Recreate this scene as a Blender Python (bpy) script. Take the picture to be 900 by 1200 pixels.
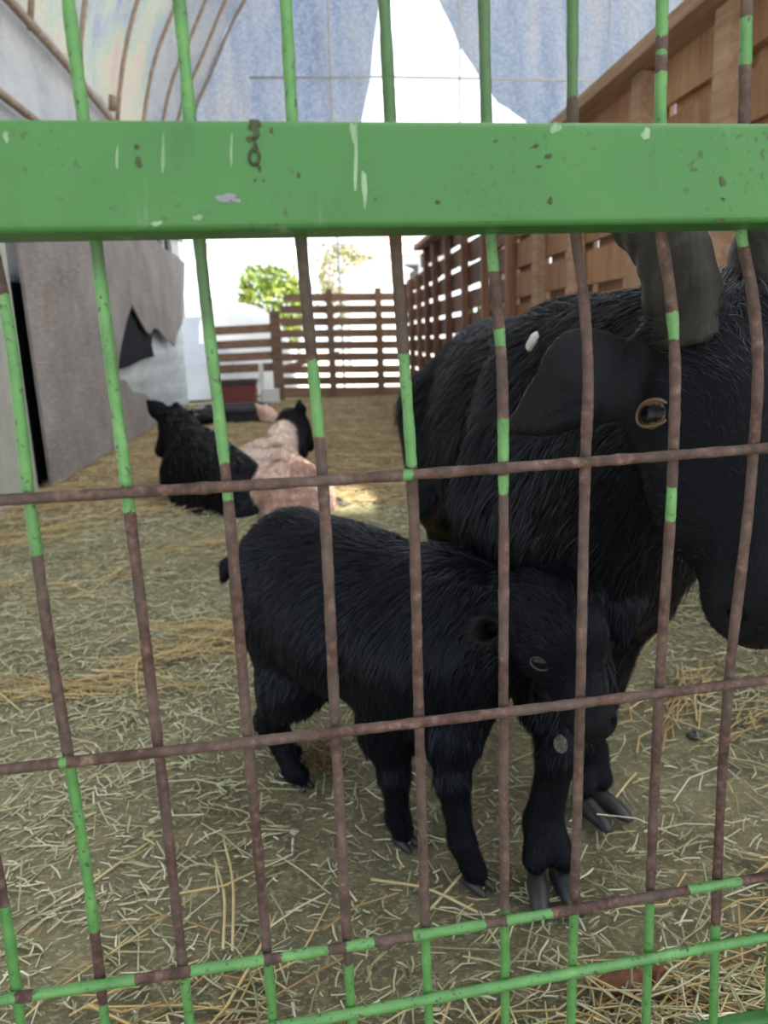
import bpy, math, random
import numpy as np
from mathutils import Matrix, Vector

random.seed(7)
RNG = np.random.default_rng(7)
for o in list(bpy.data.objects):
    bpy.data.objects.remove(o)
scene = bpy.context.scene
COL = scene.collection

# ------------------------------------------------------------------ camera
FPX = 900.0
def nrm(v):
    v = np.array(v, float)
    return v / np.linalg.norm(v)
CAM = np.array([0, 0, 0.6])
_Y = nrm([358 - 450, -(403 - 600), -FPX])           # pen axis seen by the camera
_Z = nrm(np.cross(nrm([1, .038, 0]), _Y))
if _Z[1] < 0: _Z = -_Z
_X = np.cross(_Y, _Z)
ROT = np.array([_X, _Y, _Z])
cam_data = bpy.data.cameras.new('camera')
cam = bpy.data.objects.new('camera', cam_data)
COL.objects.link(cam)
m4 = np.eye(4); m4[:3, :3] = ROT; m4[:3, 3] = CAM
cam.matrix_world = Matrix(m4.tolist())
cam_data.sensor_width = 36.0
cam_data.lens = FPX / 1200.0 * 36.0
cam_data.clip_start = 0.02
cam_data.clip_end = 300
cam_data.dof.use_dof = True
cam_data.dof.focus_distance = 0.50
cam_data.dof.aperture_fstop = 11.5
scene.camera = cam

# ------------------------------------------------------------------ world, sun, exposure
world = bpy.data.worlds.new('world'); scene.world = world
world.use_nodes = True
bg = world.node_tree.nodes['Background']
bg.inputs[0].default_value = (0.86, 0.93, 1.0, 1)
bg.inputs[1].default_value = 1.5
sun_data = bpy.data.lights.new('sun', 'SUN')
sun_data.energy = 9.0; sun_data.angle = 0.02; sun_data.color = (1.0, 0.91, 0.74)
sun = bpy.data.objects.new('sun', sun_data); COL.objects.link(sun)
SUN = nrm([.45, -.35, .82])
sun.rotation_euler = Vector(SUN.tolist()).to_track_quat('Z', 'Y').to_euler()
vs = scene.view_settings
vs.view_transform = 'Standard'; vs.look = 'None'; vs.gamma = 1.0; vs.use_curve_mapping = False
vs.exposure = 0.55

# ------------------------------------------------------------------ measuring helpers (photo pixel -> ray)
def ray(px, py): return ROT @ np.array([(px - 450) / FPX, -(py - 600) / FPX, -1.0])
def gnd(px, py, z=0.0):
    d = ray(px, py); return CAM + d * ((z - CAM[2]) / d[2])
def atY(px, py, Y):
    d = ray(px, py); return CAM + d * (Y / d[1])
def atX(px, py, X):
    d = ray(px, py); return CAM + d * (X / d[0])
def dep(px, py, z): return CAM + ray(px, py) * z
FDIR = nrm([.998, .068, 0]); FNOR = np.array([FDIR[1], -FDIR[0], 0])   # cage panel: along, towards the viewer
F0 = dep(450, 600, .36)
def onfence(px, py, off=0.0):
    d = ray(px, py); p0 = F0 + FNOR * off
    return CAM + d * (np.dot(p0 - CAM, FNOR) / np.dot(d, FNOR))

# ------------------------------------------------------------------ materials
def new_mat(name):
    m = bpy.data.materials.new(name); m.use_nodes = True
    nt = m.node_tree
    return m, nt, nt.nodes['Principled BSDF']
def N(nt, typ, **kw):
    n = nt.nodes.new(typ)
    for k, v in kw.items(): setattr(n, k, v)
    return n
def L(nt, a, b): nt.links.new(a, b)
def coords(nt, kind='Object', scale=(1, 1, 1)):
    t = N(nt, 'ShaderNodeTexCoord'); mp = N(nt, 'ShaderNodeMapping')
    mp.inputs['Scale'].default_value = scale
    L(nt, t.outputs[kind], mp.inputs[0]); return mp.outputs[0]
def noise(nt, co, scale, detail=5, rough=.6, dist=0.0):
    n = N(nt, 'ShaderNodeTexNoise')
    n.inputs['Scale'].default_value = scale; n.inputs['Detail'].default_value = detail
    n.inputs['Roughness'].default_value = rough; n.inputs['Distortion'].default_value = dist
    L(nt, co, n.inputs['Vector']); return n.outputs['Fac']
def ramp(nt, fac, stops):
    r = N(nt, 'ShaderNodeValToRGB'); cr = r.color_ramp
    while len(cr.elements) < len(stops): cr.elements.new(.5)
    for e, (p, c) in zip(cr.elements, stops):
        e.position = p; e.color = (*c, 1) if len(c) == 3 else c
    L(nt, fac, r.inputs[0]); return r.outputs[0]
def mixc(nt, fac, a, b):
    mx = N(nt, 'ShaderNodeMix', data_type='RGBA')
    for s, v in ((0, fac), (6, a), (7, b)):
        if hasattr(v, 'links'): L(nt, v, mx.inputs[s])
        elif isinstance(v, (int, float)): mx.inputs[s].default_value = v
        else: mx.inputs[s].default_value = (*v, 1)
    return mx.outputs[2]
def math_(nt, op, a, b=None):
    n = N(nt, 'ShaderNodeMath', operation=op)
    for i, v in enumerate((a, b)):
        if v is None: continue
        if hasattr(v, 'links'): L(nt, v, n.inputs[i])
        else: n.inputs[i].default_value = v
    return n.outputs[0]
def bump(nt, b, h, strength=.3, dist=.01):
    n = N(nt, 'ShaderNodeBump'); n.inputs['Strength'].default_value = strength
    n.inputs['Distance'].default_value = dist
    L(nt, h, n.inputs['Height']); L(nt, n.outputs[0], b.inputs['Normal'])
def attr(nt, name):
    a = N(nt, 'ShaderNodeAttribute'); a.attribute_name = name; return a
def simple(name, c1, c2, scale=10, rough=.7, stretch=(1, 1, 1), bmp=.2, bd=.005, metal=0, kind='Object', stops=(.3, .7)):
    m, nt, b = new_mat(name)
    co = coords(nt, kind, stretch); f = noise(nt, co, scale)
    L(nt, ramp(nt, f, [(stops[0], c1), (stops[1], c2)]), b.inputs['Base Color'])
    b.inputs['Roughness'].default_value = rough; b.inputs['Metallic'].default_value = metal
    if bmp: bump(nt, b, f, bmp, bd)
    return m

def mat_rod():
    m, nt, b = new_mat('rusty_green_rod')
    co = coords(nt)
    rust = ramp(nt, noise(nt, co, 160, 6, .7), [(.30, (.016, .009, .007)), (.45, (.045, .021, .017)), (.56, (.085, .041, .033)), (.66, (.15, .095, .080)), (.76, (.26, .21, .19))])
    gr = ramp(nt, noise(nt, co, 28, 4), [(.42, (0, 0, 0)), (.62, (1, 1, 1))])
    rust = mixc(nt, math_(nt, 'MULTIPLY', gr, .55), rust, (.085, .066, .057))
    green = ramp(nt, noise(nt, co, 60, 4), [(.3, (.055, .175, .045)), (.6, (.088, .245, .070)), (.75, (.15, .31, .115))])
    specks = ramp(nt, noise(nt, co, 330, 3, .6), [(.345, (0, 0, 0)), (.40, (1, 1, 1))])
    green = mixc(nt, specks, (.05, .06, .04), green)
    dark = attr(nt, 'dark')  # darker stretches: dark tones of the bar plus painted backlit silhouette
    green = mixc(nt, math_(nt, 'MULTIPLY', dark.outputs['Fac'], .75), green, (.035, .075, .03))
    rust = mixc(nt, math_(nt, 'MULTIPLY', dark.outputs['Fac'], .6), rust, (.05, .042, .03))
    p = attr(nt, 'paint'); e = noise(nt, co, 240, 5, .7)
    s = math_(nt, 'ADD', p.outputs['Fac'], math_(nt, 'MULTIPLY', math_(nt, 'SUBTRACT', e, .5), 1.3))
    msk = ramp(nt, s, [(.47, (0, 0, 0)), (.53, (1, 1, 1))])
    L(nt, mixc(nt, msk, rust, green), b.inputs['Base Color'])
    L(nt, ramp(nt, msk, [(0, (.75,) * 3), (1, (.42,) * 3)]), b.inputs['Roughness'])
    h = math_(nt, 'ADD', noise(nt, co, 420, 4, .7), math_(nt, 'MULTIPLY', msk, .6))
    bump(nt, b, h, .55, .0006)
    return m
def mat_beam():
    m, nt, b = new_mat('green_painted_tube')
    co = coords(nt)
    base = ramp(nt, noise(nt, co, 14, 4), [(.3, (.044, .150, .043)), (.7, (.056, .178, .051))])
    sp = ramp(nt, noise(nt, co, 300, 4, .6), [(.60, (0, 0, 0)), (.66, (1, 1, 1))])
    big = ramp(nt, noise(nt, co, 16, 5, .7), [(.47, (0, 0, 0)), (.62, (1, 1, 1))])
    sp = math_(nt, 'MULTIPLY', sp, big)
    col = mixc(nt, math_(nt, 'MULTIPLY', sp, .75), base, (.045, .05, .03))
    dr = coords(nt, 'Object', (1, 1, .07))
    d2 = ramp(nt, noise(nt, dr, 95, 3, .5), [(.60, (0, 0, 0)), (.70, (1, 1, 1))])
    d3 = ramp(nt, noise(nt, co, 20, 3), [(.5, (0, 0, 0)), (.62, (1, 1, 1))])
    d2 = math_(nt, 'MULTIPLY', math_(nt, 'MULTIPLY', d2, d3), .5)
    col = mixc(nt, d2, col, (.36, .45, .36))
    L(nt, col, b.inputs['Base Color'])
    b.inputs['Roughness'].default_value = .45; b.inputs['Specular IOR Level'].default_value = .3
    stn = ramp(nt, noise(nt, coords(nt, 'Object', (1, 1, .25)), 28, 6, .75), [(.54, (0, 0, 0)), (.72, (1, 1, 1))])
    col = mixc(nt, math_(nt, 'MULTIPLY', stn, .5), col, (.034, .085, .028)); L(nt, col, b.inputs['Base Color'])
    bump(nt, b, noise(nt, co, 55, 5, .6), .12, .001)
    return m
def mat_wood(name, c1, c2, c3, grain='Y'):
    m, nt, b = new_mat(name)
    st = {'Y': (14, .9, 14), 'Z': (14, 14, .9), 'X': (.9, 14, 14)}[grain]
    co = coords(nt, 'Object', st)
    oi = N(nt, 'ShaderNodeObjectInfo')
    va = N(nt, 'ShaderNodeVectorMath', operation='ADD'); L(nt, co, va.inputs[0])
    sc = N(nt, 'ShaderNodeVectorMath', operation='SCALE'); L(nt, oi.outputs['Location'], sc.inputs[0]); sc.inputs[3].default_value = 3.7
    L(nt, sc.outputs[0], va.inputs[1]); co = va.outputs[0]
    f = noise(nt, co, 3.0, 7, .65, .6)
    col = ramp(nt, f, [(.28, c1), (.5, c2), (.72, c3)])
    hs = N(nt, 'ShaderNodeHueSaturation'); L(nt, col, hs.inputs['Color'])
    L(nt, math_(nt, 'ADD', math_(nt, 'MULTIPLY', oi.outputs['Random'], .5), .75), hs.inputs['Value'])
    L(nt, hs.outputs[0], b.inputs['Base Color']); b.inputs['Roughness'].default_value = .75
    bump(nt, b, f, .35, .004); return m
def mat_sheet(name, stops, scale, stretch=(1, 1, 1), trans=.6, rough=.4, fine=0, metal=0.0):
    m, nt, b = new_mat(name)
    co = coords(nt, 'Object', stretch)
    f = noise(nt, co, scale, 6, .62, .4)
    col = ramp(nt, f, stops)
    if fine:
        g = noise(nt, coords(nt), fine, 3, .6)
        col = mixc(nt, math_(nt, 'MULTIPLY', ramp(nt, g, [(.4, (0, 0, 0)), (.6, (1, 1, 1))]), .22), col, (.7, .72, .75))
        bump(nt, b, g, .5, .01)
    L(nt, col, b.inputs['Base Color']); b.inputs['Roughness'].default_value = rough
    b.inputs['Metallic'].default_value = metal
    t = N(nt, 'ShaderNodeBsdfTranslucent'); L(nt, col, t.inputs[0])
    mx = N(nt, 'ShaderNodeMixShader'); mx.inputs[0].default_value = trans
    L(nt, b.outputs[0], mx.inputs[1]); L(nt, t.outputs[0], mx.inputs[2])
    L(nt, mx.outputs[0], nt.nodes['Material Output'].inputs[0])
    return m
def mat_attr(name, rough=.5, spec=.5, tint=None, bscale=0, bstr=.3, bdist=.002):
    m, nt, b = new_mat(name)
    a = attr(nt, 'Col'); L(nt, a.outputs['Color'], b.inputs['Base Color'])
    b.inputs['Roughness'].default_value = rough
    b.inputs['Specular IOR Level'].default_value = spec
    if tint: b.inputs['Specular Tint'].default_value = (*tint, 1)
    if bscale: bump(nt, b, noise(nt, coords(nt), bscale, 5, .7), bstr, bdist)
    return m

M = {}
M['rod'] = mat_rod()
M['beam'] = mat_beam()
M['wood_r'] = mat_wood('weathered_brown_board', (.11, .055, .035), (.19, .098, .062), (.28, .16, .105), 'Y')
M['wood_o'] = mat_wood('orange_brown_board', (.25, .13, .075), (.37, .205, .122), (.48, .29, .18), 'Z')
M['wood_post'] = mat_wood('brown_post', (.12, .055, .035), (.22, .11, .07), (.30, .17, .11), 'Z')
M['wood_cap'] = mat_wood('pale_timber', (.25, .15, .095), (.36, .235, .155), (.46, .325, .23), 'Y')
M['wood_b'] = mat_wood('brown_back_board', (.15, .085, .055), (.235, .14, .095), (.33, .22, .15), 'X')
def mat_ply():
    m, nt, b = new_mat('weathered_plywood')
    co = coords(nt)
    c = ramp(nt, noise(nt, co, 2.6, 5, .6), [(.3, (.20, .17, .165)), (.5, (.30, .265, .26)), (.72, (.40, .36, .35))])
    g = noise(nt, coords(nt, 'Object', (1, .45, 1.6)), 34, 5, .7, 1.5)
    c = mixc(nt, math_(nt, 'MULTIPLY', ramp(nt, g, [(.42, (0, 0, 0)), (.6, (1, 1, 1))]), .35), c, (.50, .47, .45))
    st = noise(nt, coords(nt, 'Object', (1, 1, .4)), 5, 4, .6)
    c = mixc(nt, math_(nt, 'MULTIPLY', ramp(nt, st, [(.58, (0, 0, 0)), (.7, (1, 1, 1))]), .5), c, (.30, .19, .13))
    L(nt, c, b.inputs['Base Color']); b.inputs['Roughness'].default_value = .8
    bump(nt, b, g, .8, .02); return m
M['ply'] = mat_ply()
M['concrete'] = simple('pale_concrete', (.33, .34, .32), (.47, .48, .45), 6, .9, bmp=.3)
M['pipe'] = simple('dull_pipe', (.20, .14, .10), (.34, .26, .20), 25, .6, bmp=.2, bd=.002)
M['pipe_grey'] = simple('galvanised_pipe', (.38, .38, .36), (.55, .55, .53), 25, .5, bmp=.1, bd=.002)
M['void_black_plastic'] = simple('void_black_film', (.005, .006, .009), (.022, .025, .034), 22, .85, (1, 1, .4), .6, .01)  # near-black for window film, wall backing and the painted shaded void
M['void_black_plastic'].node_tree.nodes['Principled BSDF'].inputs['Specular IOR Level'].default_value = .08
M['tin'] = simple('pale_blue_sheet_metal', (.38, .45, .50), (.62, .66, .68), 4, .4, (1, 1, 4), .3, .02, metal=.2)
M['maroon'] = simple('maroon_plastic', (.14, .03, .03), (.20, .05, .045), 6, .5)
M['dark_plastic'] = simple('dark_grey_plastic', (.018, .02, .026), (.04, .043, .052), 8, .4)
M['white_paint'] = simple('white_paint', (.72, .73, .74), (.85, .85, .85), 3, .6)
M['grey_paint'] = simple('grey_cladding', (.42, .45, .5), (.56, .58, .62), 3, .6)
M['roof_pink'] = simple('pink_roof', (.55, .30, .32), (.65, .4, .4), 3, .6)
M['soil'] = None
M['hoof'] = simple('dark_hoof_horn', (.012, .012, .014), (.042, .042, .046), 40, .5, (1, 1, .25), .4, .002)
M['callus'] = simple('grey_callus', (.03, .028, .026), (.17, .155, .14), 170, .8, bmp=.4, bd=.002)
M['stone'] = simple('dark_stone', (.05, .05, .05), (.1, .1, .1), 40, .8)
M['pale'] = simple('pale_fleck', (.36, .35, .33), (.5, .49, .47), 60, .8)
M['leafred'] = simple('red_brown_chip', (.07, .025, .012), (.22, .08, .04), 60, .7)
M['skin'] = mat_attr('short_coat', .5, .07, (.75, .85, 1.0), bscale=260, bstr=.5, bdist=.0015)  # bluish specular tint paints the sky's sheen into the coat
M['fur'] = mat_attr('hair', .36, .19, (.72, .82, 1.0))  # hair reflections tinted blue too, a painted sky sheen
M['straw'] = mat_attr('dry_straw', .6, .35)
M['leaf'] = mat_attr('leaf', .6, .3)
M['mark_dark'] = simple('dark_grime', (.015, .015, .010), (.055, .085, .035), 260, .8)
M['mark_white'] = simple('white_drip', (.060, .19, .060), (.22, .33, .22), 200, .6, (1, 1, .15), stops=(.35, .62))
M['mark_grey'] = simple('bare_grey_metal', (.13, .15, .18), (.22, .23, .26), 60, .5)

# ------------------------------------------------------------------ object helpers
def mesh_obj(name, V, Fc, mat=None, parent=None, smooth=False, origin=None):
    V = np.asarray(V, float)
    if origin is not None: V = V - np.asarray(origin, float)
    me = bpy.data.meshes.new(name)
    me.from_pydata(V.tolist(), [], [list(map(int, f)) for f in Fc])
    me.update()
    if smooth: me.polygons.foreach_set('use_smooth', [True] * len(me.polygons))
    if mat: me.materials.append(mat)
    o = bpy.data.objects.new(name, me); COL.objects.link(o)
    if origin is not None: o.location = origin
    if parent is not None: setpar(o, parent)
    return o
def setpar(o, parent):
    pl = np.zeros(3); q = parent
    while q is not None: pl = pl + np.array(q.location); q = q.parent
    o.parent = parent
    o.location = np.array(o.location) - pl
def fast_mesh(name, V, Fc, nper, mat, parent=None, smooth=False, col=None):
    """uniform faces (n x nper) with numpy speed"""
    me = bpy.data.meshes.new(name)
    V = np.ascontiguousarray(V, np.float32); Fc = np.ascontiguousarray(Fc, np.int32)
    me.vertices.add(len(V)); me.vertices.foreach_set('co', V.ravel())
    nf = len(Fc); me.loops.add(nf * nper); me.loops.foreach_set('vertex_index', Fc.ravel())
    me.polygons.add(nf); me.polygons.foreach_set('loop_start', np.arange(nf, dtype=np.int32) * nper)
    if smooth: me.polygons.foreach_set('use_smooth', np.ones(nf, bool))
    me.update(calc_edges=True); me.validate()
    if col is not None:
        a = me.color_attributes.new('Col', 'FLOAT_COLOR', 'POINT')
        c4 = np.ones((len(V), 4), np.float32); c4[:, :3] = col
        a.data.foreach_set('color', c4.ravel())
    me.materials.append(mat)
    o = bpy.data.objects.new(name, me); COL.objects.link(o)
    if parent is not None: setpar(o, parent)
    return o
def empty(name, loc, label, cat, group=None, kind=None):
    o = bpy.data.objects.new(name, None); COL.objects.link(o)
    o.location = loc; o.empty_display_size = .1
    return tag(o, label, cat, group, kind)
def tag(o, label=None, cat=None, group=None, kind=None):
    if label: o['label'] = label
    if cat: o['category'] = cat
    if group: o['group'] = group
    if kind: o['kind'] = kind
    return o
BOXF = [(0, 3, 2, 1), (4, 5, 6, 7), (0, 1, 5, 4), (1, 2, 6, 5), (2, 3, 7, 6), (3, 0, 4, 7)]
def box(name, lo, hi, mat, parent=None, bev=0.0, jitter=0.0):
    lo = np.array(lo, float); hi = np.array(hi, float); c = (lo + hi) / 2; h = (hi - lo) / 2
    V = np.array([(-1, -1, -1), (1, -1, -1), (1, 1, -1), (-1, 1, -1), (-1, -1, 1), (1, -1, 1), (1, 1, 1), (-1, 1, 1)]) * h
    if jitter: V = V + RNG.uniform(-jitter, jitter, V.shape)
    o = mesh_obj(name, V, BOXF, mat)
    o.location = c
    if parent is not None: setpar(o, parent)
    if bev:
        b = o.modifiers.new('bevel', 'BEVEL'); b.width = bev; b.segments = 2
    return o
def frames(P):
    P = np.asarray(P, float); T = np.gradient(P, axis=0); T /= np.linalg.norm(T, axis=1)[:, None]
    ref = np.array([0, 0, 1.]) if abs(T[0][2]) < .9 else np.array([0, 1., 0])
    A = np.cross(T, ref); A /= np.linalg.norm(A, axis=1)[:, None]
    B = np.cross(T, A); return T, A, B
def tube_data(P, r, sides=10, cap=True):
    P = np.asarray(P, float); n = len(P); r = np.broadcast_to(np.asarray(r, float), (n,))
    T, A, B = frames(P)
    an = np.arange(sides) * 2 * math.pi / sides
    V = (P[:, None] + r[:, None, None] * (np.cos(an)[None, :, None] * A[:, None] + np.sin(an)[None, :, None] * B[:, None])).reshape(-1, 3)
    Fc = []
    for i in range(n - 1):
        for j in range(sides):
            k = (j + 1) % sides
            Fc.append((i * sides + j, i * sides + k, (i + 1) * sides + k, (i + 1) * sides + j))
    if cap:
        Fc.append(tuple(reversed(range(sides)))); Fc.append(tuple(range((n - 1) * sides, n * sides)))
    return V, Fc
def tube(name, P, r, mat, parent=None, sides=10):
    V, Fc = tube_data(P, r, sides); return mesh_obj(name, V, Fc, mat, parent, True)
def resample(P, n):
    P = np.asarray(P, float)
    d = np.r_[0, np.cumsum(np.linalg.norm(np.diff(P, axis=0), axis=1))]
    t = np.linspace(0, d[-1], n)
    # smooth catmull-rom style via cubic hermite
    m = np.gradient(P, d, axis=0)
    i = np.clip(np.searchsorted(d, t) - 1, 0, len(P) - 2)
    h = (d[i + 1] - d[i])[:, None]; u = ((t - d[i]) / (d[i + 1] - d[i]))[:, None]
    return ((2 * u**3 - 3 * u**2 + 1) * P[i] + (u**3 - 2 * u**2 + u) * h * m[i] + (-2 * u**3 + 3 * u**2) * P[i + 1] + (u**3 - u**2) * h * m[i + 1])
def extrude_poly(name, pts, vec, mat, parent=None):
    """flat polygon (n x 3) given real thickness along vec"""
    pts = np.asarray(pts, float); n = len(pts)
    V = np.vstack([pts, pts + np.asarray(vec, float)])
    Fc = [tuple(range(n)), tuple(range(2 * n - 1, n - 1, -1))]
    for i in range(n):
        j = (i + 1) % n; Fc.append((i, i + n, j + n, j))
    return mesh_obj(name, V, Fc, mat, parent)
def vnoise(P, f, seed=0):
    """cheap smooth noise from sines"""
    r = np.random.default_rng(seed); out = np.zeros(len(P))
    for k in range(6):
        w = r.normal(size=3); w = w / np.linalg.norm(w) * f * r.uniform(.6, 1.6)
        out += np.sin(P @ w + r.uniform(0, 6.28))
    return out / 6 ** .5

# ================================================================== SETTING
# ---------- ground
def ground_h(x, y):
    P = np.stack([x, y, np.zeros_like(x)], -1).reshape(-1, 3)
    return (vnoise(P, 6, 1) * .006 + vnoise(P, 23, 2) * .003).reshape(np.shape(x))
def mat_soil():
    m, nt, b = new_mat('trodden_soil_with_chaff')
    co = coords(nt)
    c = ramp(nt, noise(nt, co, 3.5, 6, .6), [(.3, (.085, .076, .046)), (.48, (.140, .130, .078)), (.7, (.215, .20, .122))])
    fl = noise(nt, coords(nt, 'Object', (1, 1.8, 1)), 95, 4, .7, 1.2)
    c = mixc(nt, ramp(nt, fl, [(.52, (0, 0, 0)), (.62, (1, 1, 1))]), c, (.37, .35, .21))
    far = noise(nt, coords(nt), 26, 5, .7, .8)
    c = mixc(nt, math_(nt, 'MULTIPLY', ramp(nt, far, [(.48, (0, 0, 0)), (.6, (1, 1, 1))]), .5), c, (.30, .245, .13))
    L(nt, c, b.inputs['Base Color']); b.inputs['Roughness'].default_value = .95
    bump(nt, b, math_(nt, 'ADD', noise(nt, co, 120, 6, .7), noise(nt, co, 22, 4)), .7, .012)
    return m
M['soil'] = mat_soil()
nx, ny = 130, 260
xs = np.linspace(-1.4, 1.7, nx); ys = -1.0 + 9.9 * np.linspace(0, 1, ny) ** 1.5
gx, gy = np.meshgrid(xs, ys, indexing='ij')
gz = ground_h(gx, gy)
gi = np.arange(nx * ny).reshape(nx, ny)
gf = np.stack([gi[:-1, :-1], gi[1:, :-1], gi[1:, 1:], gi[:-1, 1:]], -1).reshape(-1, 4)
floor = fast_mesh('floor', np.stack([gx, gy, gz], -1).reshape(-1, 3), gf, 4, M['soil'], smooth=True)
tag(floor, 'trodden earth floor of the pen strewn with hay', None, kind='structure')
yard = mesh_obj('yard_ground', [(-40, -12, -.03), (40, -12, -.03), (40, 60, -.03), (-40, 60, -.03)], [(0, 1, 2, 3)],
                simple('pale_yard', (.50, .48, .43), (.62, .60, .55), .8, .9))
tag(yard, 'pale sunlit yard ground outside the pen', None, kind='structure')

# ---------- hoop house skin
PROF = np.array([(-1.27, .9), (-1.27, 1.5), (-1.27, 2.15), (-1.23, 2.37), (-1.07, 2.9), (-.84, 3.32), (-.5, 3.92), (0, 4.45), (.7, 4.95), (1.6, 5.35), (2.8, 5.5),
                 (4.0, 5.3), (5.0, 4.8), (5.8, 4.0), (6.2, 3.0), (6.35, 2.0), (6.4, 1.2)])
PR = resample(np.c_[PROF[:, 0], np.zeros(len(PROF)), PROF[:, 1]], 90)
YS = np.linspace(-2.6, 8.75, 70)
hole = np.array([.10, 2.93, 0]) + SUN * (4.75 / SUN[2])  # unseen opening added in the roof so a sun patch reaches the floor
sv = np.array([[(p[0], y, p[2]) for y in YS] for p in PR])
sv[:, :, 2] += (vnoise(sv.reshape(-1, 3), 5, 5) * .012).reshape(sv.shape[:2])
idx = np.arange(90 * 70).reshape(90, 70)
sf, mi = [], []
for i in range(89):
    for j in range(69):
        c = (sv[i, j] + sv[i + 1, j + 1]) / 2
        d = c - hole; d = d - SUN * np.dot(d, SUN)
        if np.linalg.norm(d) < .17: continue
        sf.append((idx[i, j], idx[i + 1, j], idx[i + 1, j + 1], idx[i, j + 1]))
        z = c[2]
        mi.append(0 if (c[0] < -1.2 and z < 2.3) else (1 if c[0] < -.3 and c[1] < 7.0 else (2 if c[0] < 0 or c[1] > 5 or c[0] > 5.4 else 3)))
shell = fast_mesh('ceiling', sv.reshape(-1, 3), np.array(sf), 4,
                  mat_sheet('grey_silver_film', [(.3, (.25, .26, .29)), (.5, (.36, .37, .40)), (.7, (.46, .47, .50))], 3, trans=.12, fine=60), smooth=True)
shell.data.materials.append(mat_sheet('iridescent_foil_film',
    [(.28, (.12, .18, .36)), (.38, (.27, .30, .35)), (.46, (.31, .37, .31)), (.54, (.40, .38, .30)), (.62, (.43, .32, .28)), (.74, (.19, .25, .40))], 1.7, (1, 1.3, .8), .36, fine=55))
shell.data.materials.append(mat_sheet('blue_grey_film', [(.3, (.16, .18, .24)), (.5, (.25, .27, .31)), (.7, (.35, .34, .32))], 2.2, (1, .4, 1), .34, fine=30))
shell.data.materials.append(mat_sheet('clear_film', [(.3, (.62, .64, .66)), (.7, (.68, .69, .70))], 2.2, (1, .4, 1), .85))  # unseen crest made clearer so more daylight reaches the ground
shell.data.polygons.foreach_set('material_index', mi)
tag(shell, 'foil and film skin of the hoop house overhead', None, kind='structure')
for y in (2.6, 3.4, 4.25, 5.05, 6.0, 6.8, 7.5, 8.1, 8.66):
    P = resample(np.c_[PROF[2:, 0] + .03, np.full(len(PROF) - 2, y), PROF[2:, 1] - .03], 60)
    P[:, 0] += np.where(P[:, 0] < 1.5, .01, -.05)
    tube('hoop', P, .016, M['pipe'], shell, 8)
for x, z, r in ((-1.22, 2.14, .022), (-1.235, 1.70, .020), (5.9, 3.7, .02), (4.4, 5.05, .02)):
    P = np.array([(x, y, z + .008 * math.sin(3 * y)) for y in np.linspace(-2.4, 8.7, 30)])
    tube('purlin', P, r, M['pipe'], shell, 8)
j = atX(131, 118, -1.2)
tube('pipe_clamp', [j + (-.0, 0, -.06), j + (.005, 0, .0), j + (.012, 0, .03)], .028, M['pipe'], shell, 8)

# ---------- left wall: concrete slab, plywood, dark sheet for the shaded void, pale metal
def wallpoly(name, px, X, th, mat):
    pts = np.array([atX(a, b, X) for a, b in px]); pts[:, 2] = np.maximum(pts[:, 2], .0)
    return extrude_poly(name, pts, (-th, 0, 0), mat)
def backing(name, y0, y1, z0, z1, X, mat, label):
    o = box(name, (X - .03, y0, z0), (X, y1, z1), mat); return tag(o, label, None, kind='structure')
slab = box('wall_left', (-1.32, 1.2, 0), (-1.205, 3.46, 1.7), M['concrete'], bev=.006)
tag(slab, 'pale concrete wall slab at the left edge', None, kind='structure')
ply_px = [(12, 215), (62, 572), (120, 535), (186, 497), (183, 478), (172, 462), (156, 459), (147, 446), (140, 444), (139, 428), (142, 405), (149, 374), (155, 357),
          (162, 371), (170, 386), (176, 392), (181, 384), (187, 387), (193, 396), (201, 401), (205, 406), (208, 391), (214, 378), (216, 340), (217, 308),
          (204, 297), (190, 290), (183, 279), (170, 268), (165, 215)]
ply = wallpoly('plywood_sheet', ply_px, -1.195, .014, M['ply'])
tag(ply, 'big weathered grey plywood sheet with a torn right edge and triangular hole', 'plywood')
film = wallpoly('void_sheet', [(128, 330), (128, 436), (150, 430), (168, 421), (181, 418), (178, 404), (180, 380), (176, 330)], -1.225, .004, M['void_black_plastic'])  # dark sheet added where the hole shows only shaded depth
tag(film, 'dark sheet standing in for the shaded void behind the triangular hole in the plywood', 'film')
# corrugated pale sheet
yy = np.linspace(4.6, 8.3, 75); zz = np.linspace(0, 1.22, 30)
a, b_ = np.meshgrid(yy, zz, indexing='ij')
X = -1.262 + .004 * np.sin(b_ * 2 * math.pi / .17) + .006 * np.sin(a * 3.1 + b_ * 2)
i2 = np.arange(75 * 30).reshape(75, 30)
tin = fast_mesh('sheet_metal_panel', np.stack([X, a, b_], -1).reshape(-1, 3), np.stack([i2[:-1, :-1], i2[1:, :-1], i2[1:, 1:], i2[:-1, 1:]], -1).reshape(-1, 4), 4, M['tin'], smooth=True)
sm = tin.modifiers.new('thickness', 'SOLIDIFY'); sm.thickness = .003
tag(tin, 'pale bluish corrugated metal sheet low on the left wall', 'metal sheet')
backing('wall_left_backing', 3.35, 8.4, 0, .95, -1.285, M['void_black_plastic'], 'dark backing behind the left wall panels')
# barred window high on the left wall
win = empty('window_1', (-1.24, 7.0, 1.25), 'barred opening with dark film above the metal sheet', None, kind='structure')
box('pane', (-1.262, 5.6, 1.22), (-1.256, 7.9, 1.75), M['void_black_plastic'], win)
for y in np.linspace(5.6, 7.9, 6): box('window_bar', (-1.25, y - .03, 1.2), (-1.22, y + .03, 1.78), M['pipe_grey'], win)
for z in (1.21, 1.45, 1.77): box('window_rail', (-1.252, 5.57, z - .02), (-1.222, 7.93, z + .02), M['pipe_grey'], win)

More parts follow.
